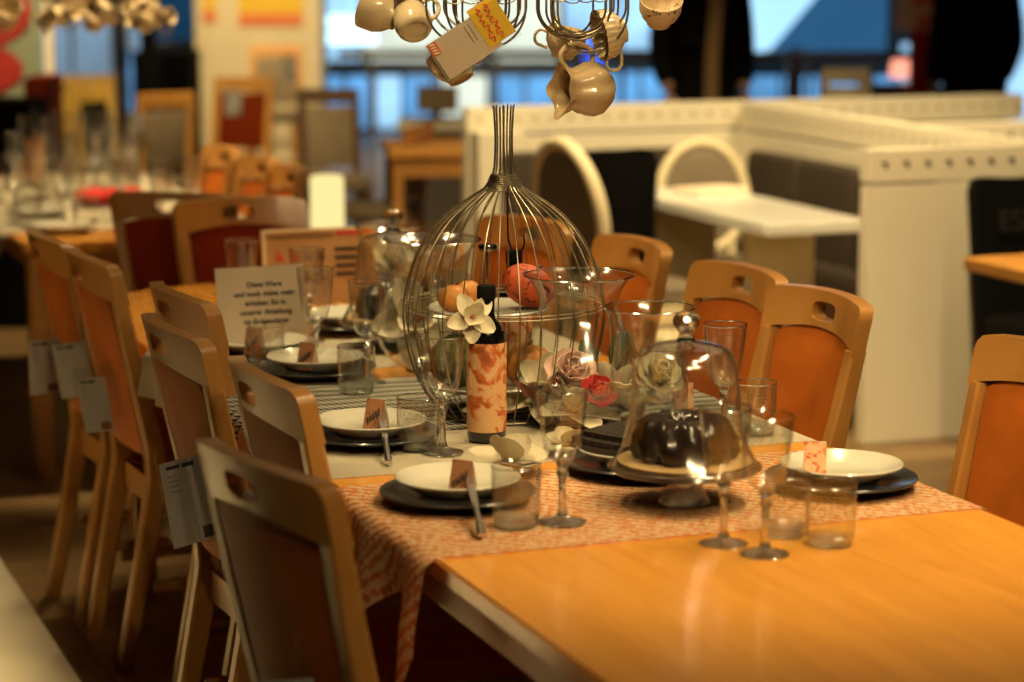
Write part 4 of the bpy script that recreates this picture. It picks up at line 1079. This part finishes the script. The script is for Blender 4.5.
# lit cream lampshade lamp behind the far chairs
M['lampshade'] = emit('glowing_lampshade', (1.0, .80, .33), .72)
lmp = thing('floor_lamp', 'glowing cream lampshade standing behind the far left chairs', 'lamp', (-.66, 8.6, 0), 0)
MB().lathe([(0, 0), (.10, 0), (.10, .02), (.02, .03), (.012, .06), (.012, .58), (0, .58)], 24).build('stand', 'wire_pale', lmp)
MB().lathe([(.06, .58), (.062, .56), (.060, .82), (.055, .835), (.012, .84)], 32).build('lamp_shade', 'lampshade', lmp)
lm2 = dup(lmp, 'glowing slim cream lamp between the nearest far left chairs', (-.86, 8.65, 0), 0, None, .97)
lm3 = dup(lmp, 'glowing slim cream lamp between the farther left chairs', (-1.00, 8.9, 0), 0, None, .97)
# desk by the windows
dk = thing('writing_desk', 'brown wooden desk by the windows left of the cage', 'desk', (-.30, 11.0, 0), .12)
MB().box((0, 0, .735), (.56, .6, .04), bev=.004).build('desktop', 'orange_wood', dk, smooth=False)
for sx in (-.24, .24):
    for sy in (-.26, .26): MB().box((sx, sy, .36), (.045, .045, .71)).build('leg', 'chair_wood', dk, smooth=False)
MB().box((0, -.26, .25), (.46, .03, .10)).build('front_rail', 'chair_wood', dk, smooth=False)
MB().box((0, -.27, .67), (.46, .02, .08)).build('apron', 'chair_wood', dk, smooth=False)
mon = thing('monitor', 'dark grey screen on the counter by the windows', 'monitor', (-.45, 14.6, .60), 0)
MB().box((0, 0, .13), (.25, .03, .16), bev=.006).build('screen', 'taupe', mon, smooth=False); MB().box((0, .02, .03), (.05, .02, .06)).build('neck', 'black', mon, smooth=False); MB().box((0, 0, .006), (.2, .14, .012)).build('foot', 'black', mon, smooth=False)
ctr = thing('sales_counter', 'white topped counter in front of the windows', 'counter', (-.42, 14.7, 0), 0)
MB().box((0, 0, .575), (.54, .5, .05), bev=.005).build('worktop', 'white_paint', ctr, smooth=False); MB().box((0, .02, .275), (.50, .44, .55)).build('cabinet', 'wall_dark', ctr, smooth=False)
# railings
def railing(label, x0, x1, y, h, n):
    t = thing('railing', label, 'railing', ((x0+x1)/2, y, 0), 0, 'metal railings')
    MB().box((0, 0, h), (x1-x0, .06, .05), bev=.01).build('handrail', 'rail_metal', t, smooth=False)
    for k in range(n): MB().box((-(x1-x0)/2 + (x1-x0)*(k+.5)/n, 0, h/2), (.03, .03, h)).build('post', 'rail_metal', t, smooth=False)
    return t
railing('metal railing by the windows left of the cage', -1.1, .9, 15.4, .965, 5)
railing('metal railing in front of the big blue board', 1.25, 2.8, 15.0, .97, 4)
# far windows: daylight behind glass, with frames
WC = {'b1': emit('window_blue', (.10, .30, .58), 1.0, .35, 1.6), 'b2': emit('window_pale', (.32, .58, .85), 1.0, .3, 2.0), 'b3': emit('window_deep', (.006, .028, .06), 1.0, .2, 1.0),
      'g': emit('window_greyblue', (.13, .20, .27), 1.0, .25, 1.2), 'w': emit('window_white', (.60, .66, .55), 1.0, .15, 1.5), 'k': M['wall_dark']}
wn = [0]
def window(x0, x1, z0, z1, y, key, mull=1, fr='rail_metal'):
    wn[0] += 1
    t = bpy.data.objects.new('window_%d' % wn[0], None); COL.objects.link(t); t.location = ((x0+x1)/2, y, z0); t['kind'] = 'structure'
    w, h = x1-x0, z1-z0
    MB().box((0, .03, h/2), (w, .01, h)).build('pane', WC[key], t, smooth=False)
    f = MB()
    for k in range(mull+1): f.box((-w/2 + w*k/mull, 0, h/2), (.03, .05, h))
    f.box((0, 0, 0), (w+.03, .05, .03)); f.box((0, 0, h), (w+.03, .05, .03)); f.build('frame', fr, t, smooth=False)
Y_ = 21.6
def X(px, Yd=Y_): return (px-512)/2418*(Yd*.987+.1)
def Z(py, Yd=Y_): return 1.65 - (py+56)/2418*(Yd*1.0)
for (a, b_, t0, t1, k, m) in [(30, 112, 6, 80, 'g', 2), (126, 143, 0, 60, 'g', 1), (143, 196, -30, 40, 'b3', 1), (126, 196, 50, 110, 'b1', 3), (316, 362, -20, 60, 'b2', 1), (362, 480, -20, 60, 'w', 1),
                             (316, 372, 72, 235, 'b1', 2), (374, 402, 72, 235, 'b2', 1), (402, 440, 72, 235, 'b1', 1), (440, 488, 72, 235, 'w', 1), (490, 560, -20, 60, 'w', 1), (490, 560, 72, 140, 'b1', 2),
                             (562, 680, -20, 56, 'b2', 2), (562, 680, 68, 140, 'b1', 3), (742, 900, 72, 140, 'b1', 4), (900, 960, 40, 140, 'b2', 1), (1004, 1040, -20, 140, 'b2', 1)]:
    window(X(a), X(b_), max(.02, Z(t1)), Z(t0), Y_, k, m)
# ceiling tube lamps seen through the glass
M['tube'] = emit('tube_lamp', (.55, .92, 1.0), 1.6)
for i, py in enumerate((20, 36)):
    t = thing('tube_lamp', ['upper', 'lower'][i] + ' glowing pale blue tube lamp by the left windows', 'lamp', (X(352, 17.0), 17.0, Z(py, 17.0)), 0, 'tube lamps')
    MB().tube([(-.17, 0, 0), (.17, 0, 0)], .045, 16).build('tube', 'tube', t); MB().box((0, .06, 0), (.30, .03, .05)).build('fitting', 'rail_metal', t, smooth=False)
M['blue_lamp'] = emit('blue_lamp', (.05, .13, .95), 1.6)
t = thing('spot_lamp', 'round glowing blue lamp right of the fluted cup', 'lamp', (.56, 16.5, 1.65-106/2418*16.5), 0); MB().ball((0, 0, 0), .085, 3).build('bulb', 'blue_lamp', t); MB().lathe([(0, 0), (.05, 0), (.05, .05), (0, .05)], 16).build('socket', 'black', t, loc=(0, 0, .075))
# big blue board with pale diagonal band
bd = thing('display_screen', 'big dark blue screen with a pale blue diagonal band', 'screen', (1.85, 15.9, .96), 0)
M['board_blue'] = emit('board_blue', (.017, .072, .155), 1.0, .08, .8); M['board_pale'] = emit('board_pale', (.36, .66, .92), 1.0, .08, .8)
MB().box((0, .03, .45), (1.20, .04, .90), bev=.01).build('panel', 'board_blue', bd, smooth=False)
pp = [(-.50, .60), (-.53, .22), (-.50, .10), (-.44, .02), (-.35, -.02), (-.26, -.02), (-.16, .01), (.12, .34), (.56, .88), (-.44, .88)]
m_ = MB(); m_.prism(pp, 0, .012); m_.build('pale_band', 'board_pale', bd, smooth=False, rot=(PI/2, 0, 0), loc=(0, .008, 0))
MB().box((0, .03, -.45), (.10, .06, .94)).build('stand', 'rail_metal', bd, smooth=False)
# banner at the left edge
bnr = thing('banner', 'pale green banner with red shapes at the far left', 'banner', (-2.72, 12.4, 0), 0)
M['banner_green'] = plain('banner_green', (.22, .25, .17), .8, var=.05)
M['banner_red'] = plain('banner_red', (.35, .02, .012), .8)
def ban(i, j): return Vector((-.42 + .74*i, .015*math.sin(i*14), .35 + 1.5*j))
MB().grid(30, 10, ban, .006).build('cloth', 'banner_green', bnr)
for k, (z, r) in enumerate(((1.32, .20), (1.02, .14), (.74, .10))):
    MB().lathe([(0, 0), (.30, 0), (.30, .006), (0, .006)], 40, mat=Matrix(((1, 0, 0), (0, 0, -1), (0, r/.30, 0)))).build('red_shape', 'banner_red', bnr, loc=(-.02 - .05*(k % 2), -.02, z))
MB().box((-.05, .0, 1.87), (.80, .03, .03)).build('pole', 'rail_metal', bnr, smooth=False)
MB().box((.36, .01, .95), (.05, .03, 1.9)).build('side_post', 'white_paint', bnr, smooth=False)
col = struct(MB().box((-2.09, 14.0, 1.7), (.08, .10, 3.4)).build('trim_2', 'black', smooth=False))
# dark display units at the far left
def cabinet(label, x, y, w, h, mat, rz=0):
    t = thing('display_cabinet', label, 'cabinet', (x, y, 0), rz, 'dark cabinets far back')
    MB().box((0, 0, h/2), (w, .4, h), bev=.006).build('body', mat, t, smooth=False)
    for s in (-1, 1):
        d = MB().box((s*w/4, -.205, h/2), (w/2-.012, .012, h-.06), bev=.003).build('door', mat, t, smooth=False); MB().box((-s*(w/4-.03), -.012, 0), (.008, .012, .10)).build('handle', 'steel', d, smooth=False, loc=(s*w/4, -.205, h/2)) if False else None
    return t
p_ = T(5.4, 3.62, 0); cabinet('small black box darkening the gap between the white half walls', p_.x, p_.y, .18, .93, 'black', A)  # black box added to make the opening between the walls dark
cabinet('low black cabinet behind the far left table', -2.32, 10.6, .50, .98, 'black')
cabinet('low dark red cabinet behind the candlestick', -2.24, 11.6, .11, 1.03, 'rust_pad')
cabinet('dark low cabinet behind the show chairs', -2.3, 16.2, .40, .95, 'black')
cabinet('low brown cabinet under the railing right of the white wall', 2.21, 13.6, .36, .87, 'brown_uphol')
showroom_chair('cream high back chair beyond the long white wall', 1.66, 11.8, PI, 'cream_paint', 'cream_paint', 1.04, .24, 0, GS)
pk = thing('table_lamp', 'small glowing pink table lamp beyond the white wall', 'lamp', (2.21, 13.6, .87), 0)
M['pink'] = emit('pink_glow', (1.0, .36, .24), 1.0)
MB().lathe([(0, 0), (.05, 0), (.05, .01), (.008, .015), (.008, .05)], 20).build('base', 'steel', pk); MB().lathe([(.0, .045), (.10, .045), (.085, .14), (0, .14)], 28).build('lamp_shade', 'pink', pk)
pr = thing('poster', 'white poster with red print near the person at right', 'poster', (2.36, 14.2, 1.15), 0)
MB().box((0, 0, .25), (.26, .01, .50)).build('sheet', 'white_paint', pr, smooth=False)
MB().box((.05, -.008, .05), (.12, .004, .08)).build('red_block', 'orange_ink', pr, smooth=False); MB().box((.04, -.008, .17), (.14, .004, .06)).build('red_block', 'orange_ink', pr, smooth=False)
MB().box((.0, .02, -.45), (.03, .02, 1.4)).build('stand', 'rail_metal', pr, smooth=False)
brd = MB().box((0, 0, 0), (.30, .04, .8)).build('wood_panel', 'orange_wood', loc=(3.03, 13.5, 1.5), smooth=False); tag(brd, 'orange brown wooden panel at the upper right corner', 'panel')
leg_ = MB().box((0, 0, -.95), (.06, .04, 1.1)).build('post', 'orange_wood', brd, smooth=False)

#@@PEOPLE@@
# ------------------------------------------------------------------ people in dark coats
def skin_chain(name, verts, edges, radii, mat, parent, sub=2):
    me = bpy.data.meshes.new(name); me.from_pydata(verts, edges, []); o = bpy.data.objects.new(name, me); COL.objects.link(o)
    md = o.modifiers.new('s', 'SKIN'); sv = me.skin_vertices[0].data if me.skin_vertices else None
    if sv is None:
        bm = bmesh.new(); bm.from_mesh(me); bm.verts.layers.skin.verify(); bm.to_mesh(me); bm.free(); sv = me.skin_vertices[0].data
    for i, r in enumerate(radii):
        sv[i].radius = r if isinstance(r, tuple) else (r, r); sv[i].use_root = (i == 0)
    md.use_smooth_shade = True
    s2 = o.modifiers.new('u', 'SUBSURF'); s2.levels = sub; s2.render_levels = sub
    ev = o.evaluated_get(bpy.context.evaluated_depsgraph_get()); nm = bpy.data.meshes.new_from_object(ev)
    bpy.data.objects.remove(o); o = bpy.data.objects.new(name, nm); COL.objects.link(o); o.parent = parent
    nm.materials.clear(); nm.materials.append(M[mat])
    for p in nm.polygons: p.use_smooth = True
    return o
def person(label, x, y, rz, scarf=None):
    t = thing('person', label, 'person', (x, y, 0), rz)
    V = [(0, 0, .95), (0, -.01, 1.12), (0, -.01, 1.30), (0, 0, 1.45), (0, .01, 1.52), (0, .015, 1.60), (0, .02, 1.70),
         (.10, 0, .90), (.105, .02, .50), (.11, -.02, .09), (.115, .12, .04), (-.10, 0, .90), (-.105, .02, .50), (-.11, -.02, .09), (-.115, .12, .04),
         (.17, 0, 1.42), (.215, -.02, 1.15), (.20, .07, .92), (-.17, 0, 1.42), (-.215, -.02, 1.15), (-.20, .07, .92)]
    Ed = [(0, 1), (1, 2), (2, 3), (3, 4), (4, 5), (5, 6), (0, 7), (7, 8), (8, 9), (9, 10), (0, 11), (11, 12), (12, 13), (13, 14), (3, 15), (15, 16), (16, 17), (3, 18), (18, 19), (19, 20)]
    R_ = [(.15, .11), (.14, .10), (.155, .11), (.11, .08), (.052, .055), (.07, .09), (.075, .095), .085, .058, .042, .04, .085, .058, .042, .04, .062, .045, .034, .062, .045, .034]
    skin_chain('body', V, Ed, R_, 'skin', t)
    for s in (-1, 1):      # hands with five fingers
        w = Vector((s*.20, .07, .92)); V2 = [tuple(w), tuple(w + Vector((0, .02, -.05))), tuple(w + Vector((0, .03, -.09)))]; E2 = [(0, 1), (1, 2)]; R2 = [.028, .034, .03]
        for f in range(4):
            b0 = w + Vector((0, .005 + .018*f, -.095)); n = len(V2)
            V2 += [tuple(b0), tuple(b0 + Vector((-s*.006, .004, -.035 - .006*(f in (1, 2))))), tuple(b0 + Vector((-s*.018, .004, -.062 - .008*(f in (1, 2)))))]; E2 += [(2, n), (n, n+1), (n+1, n+2)]; R2 += [.010, .009, .008]
        n = len(V2); V2 += [tuple(w + Vector((-s*.012, .055, -.055))), tuple(w + Vector((-s*.018, .075, -.085)))]; E2 += [(1, n), (n, n+1)]; R2 += [.011, .009]
        skin_chain('hand', V2, E2, R2, 'skin', t, 1)
    # coat: closed shell around trunk and arms
    Vc = [(0, 0, .98), (0, -.01, 1.14), (0, -.01, 1.32), (0, 0, 1.455), (0, 0, .80), (0, .0, .62), (.175, 0, 1.425), (.22, -.02, 1.15), (.205, .065, .945), (-.175, 0, 1.425), (-.22, -.02, 1.15), (-.205, .065, .945)]
    Ec = [(0, 1), (1, 2), (2, 3), (0, 4), (4, 5), (3, 6), (6, 7), (7, 8), (3, 9), (9, 10), (10, 11)]
    Rc = [(.19, .15), (.175, .135), (.185, .14), (.13, .10), (.20, .16), (.21, .17), .082, .066, .054, .082, .066, .054]
    skin_chain('coat', Vc, Ec, Rc, 'black', t)
    for s in (-1, 1):
        skin_chain('trouser_leg', [(s*.10, 0, .88), (s*.105, .02, .50), (s*.11, -.02, .08)], [(0, 1), (1, 2)], [.10, .075, .062], 'black', t, 1)
        MB().box((s*.113, .045, .035), (.09, .27, .07), bev=.03, seg=3).build('shoe', 'black', t)
    MB().lathe([(0, .125), (.055, .11), (.092, .06), (.098, 0), (.088, -.05), (.06, -.09), (.0, -.06)], 24).build('hair', 'hair', t, loc=(0, -.005, 1.70))
    for s in (-1, 1):
        MB().ball((s*.032, .105, 1.665), .012, 2).build('eye', 'white_china', t); MB().ball((s*.083, .01, 1.65), .022, 2, (.4, .8, 1.3)).build('ear', 'skin', t)
    MB().ball((0, .122, 1.635), .016, 2, (.8, 1.1, 1.4)).build('nose', 'skin', t); MB().box((0, .108, 1.598), (.045, .01, .010), bev=.004).build('mouth', 'red_ink', t)
    if scarf:
        MB().grid(6, 26, lambda i, j: Vector((-.035 + .07*i + .02*math.sin(j*4), .165 + .03*math.sin(j*3) - .05*max(0, j-.85)/.15, .72 + .75*j)), .012).build('scarf', scarf, t)
    return t
person('person in a black coat with a hanging tan scarf', .955, 12.2, PI+.25, 'tan')
person('person in a black coat standing at the upper right', 2.36, 12.4, .4, None)
rb_ = MB().box((0, 0, .6), (.10, .06, 1.2), bev=.02).build('roll_up_stand', 'red_cloth', loc=(2.16, 12.9, 0), smooth=False); tag(rb_, 'narrow red stand beside the person at the upper right', 'stand')
MB().box((0, 0, .01), (.2, .2, .02)).build('foot', 'rail_metal', rb_, smooth=False)

#@@LIGHT@@
# ------------------------------------------------------------------ lamps: warm shop spots under the ceiling, then added fill lights
def spot(loc, target, watts, size=75, blend=.6, rad=.035, col=(1, .74, .37)):
    l = bpy.data.lights.new('ceiling_spot', 'SPOT'); l.energy = watts; l.spot_size = math.radians(size); l.spot_blend = blend; l.shadow_soft_size = rad; l.color = col
    o = bpy.data.objects.new('ceiling_spot', l); COL.objects.link(o); o.location = loc
    o.rotation_euler = (Vector(target) - Vector(loc)).to_track_quat('-Z', 'Y').to_euler(); return o
def area(loc, target, watts, sx, sy, col=(1, .74, .42)):
    l = bpy.data.lights.new('fill_panel', 'AREA'); l.shape = 'RECTANGLE'; l.size = sx; l.size_y = sy; l.energy = watts; l.color = col
    o = bpy.data.objects.new('fill_panel', l); COL.objects.link(o); o.location = loc
    o.rotation_euler = (Vector(target) - Vector(loc)).to_track_quat('-Z', 'Y').to_euler(); return o
K = 1.0
for (u, v, tu, tv, w) in [(-.1, 1.4, .1, .62, 105), (1.2, 1.4, 1.0, .62, 115), (2.5, 1.3, 2.2, .6, 100), (.55, -.2, .6, .75, 95), (1.9, -.1, 1.7, .75, 95), (3.3, .6, 2.6, .5, 75), (-1.3, .6, .1, .62, 75), (-.75, 1.2, -.45, .55, 70)]:
    for q in (-.22, .22): spot(T(u+q, v+q*.4, 2.9), T(tu+q*.5, tv, .75), w*.52*K, 42, .6, .035)
for (u, v, w) in [(4.4, .5, 190), (5.2, .9, 165), (5.9, .3, 165)]: spot(T(u, v, 2.9), T(u+.2, .45, .75), w*K, 46, .5, .04)
for (u, v, tu, tv, w) in [(2.3, 2.2, 3.65, 3.1, 240), (4.0, 1.9, 5.0, 2.8, 190), (4.4, 3.9, 5.9, 3.5, 150), (1.5, 3.0, 2.0, 2.3, 130)]:
    spot(T(u, v, 3.1), T(tu, tv, .5), w*K, 72)
for (x, y, tx, ty, w) in [(-1.9, 16.0, -1.93, 18.5, 260), (-1.9, 11.0, -1.9, 13.2, 210), (-.6, 9.6, -.5, 11, 90), (-2.6, 10.6, -2.8, 12.4, 90), (-1.7, 15.2, -1.7, 17.0, 120)]:
    spot((x, y, 3.1), (tx, ty, .85), w*K, 70)
for u in (1.75, 2.35, 3.0): spot(T(u, -1.0, 3.2), T(u, -.98, 0), 300*K, 31, .7, .05)
for q in (-.6, -.2, .25, .65): spot((1.1+q, .8+q*.5, 3.1), (.1+q*.6, 4.6, .85), 52*K, 40, .7, .045)  # added frontal fill for the cards, price tag and bottle label
area((.6, 7.5, 3.3), (.6, 7.5, 0), 11*K, 3.5, 4)  # added soft overhead fill, not a fitting of the shop
wd = bpy.data.worlds.new('World'); sc.world = wd; wd.use_nodes = True
bg = wd.node_tree.nodes['Background']; bg.inputs['Color'].default_value = (1, .72, .42, 1); bg.inputs['Strength'].default_value = .018

# ------------------------------------------------------------------ camera
cam = bpy.data.cameras.new('Camera'); co = bpy.data.objects.new('Camera', cam); COL.objects.link(co); sc.camera = co
co.location = (0, 0, 1.65); co.rotation_euler = (PI/2 - math.atan(397/2418.), 0, 0)
cam.sensor_width = 36; cam.lens = 2418/1024*36
cam.dof.use_dof = True; cam.dof.focus_distance = 4.42; cam.dof.aperture_fstop = 2.4
cam.clip_end = 100
vs = sc.view_settings
sc.display_settings.display_device = 'sRGB'; vs.view_transform = 'Standard'; vs.look = 'None'; vs.gamma = 1; vs.exposure = 0.62; vs.use_curve_mapping = False
cy = sc.cycles
cy.use_denoising = True; cy.max_bounces = 10; cy.transparent_max_bounces = 24; cy.transmission_bounces = 8; cy.glossy_bounces = 5; cy.diffuse_bounces = 3
cy.sample_clamp_indirect = 6; cy.blur_glossy = .3; cy.caustics_reflective = False; cy.caustics_refractive = False
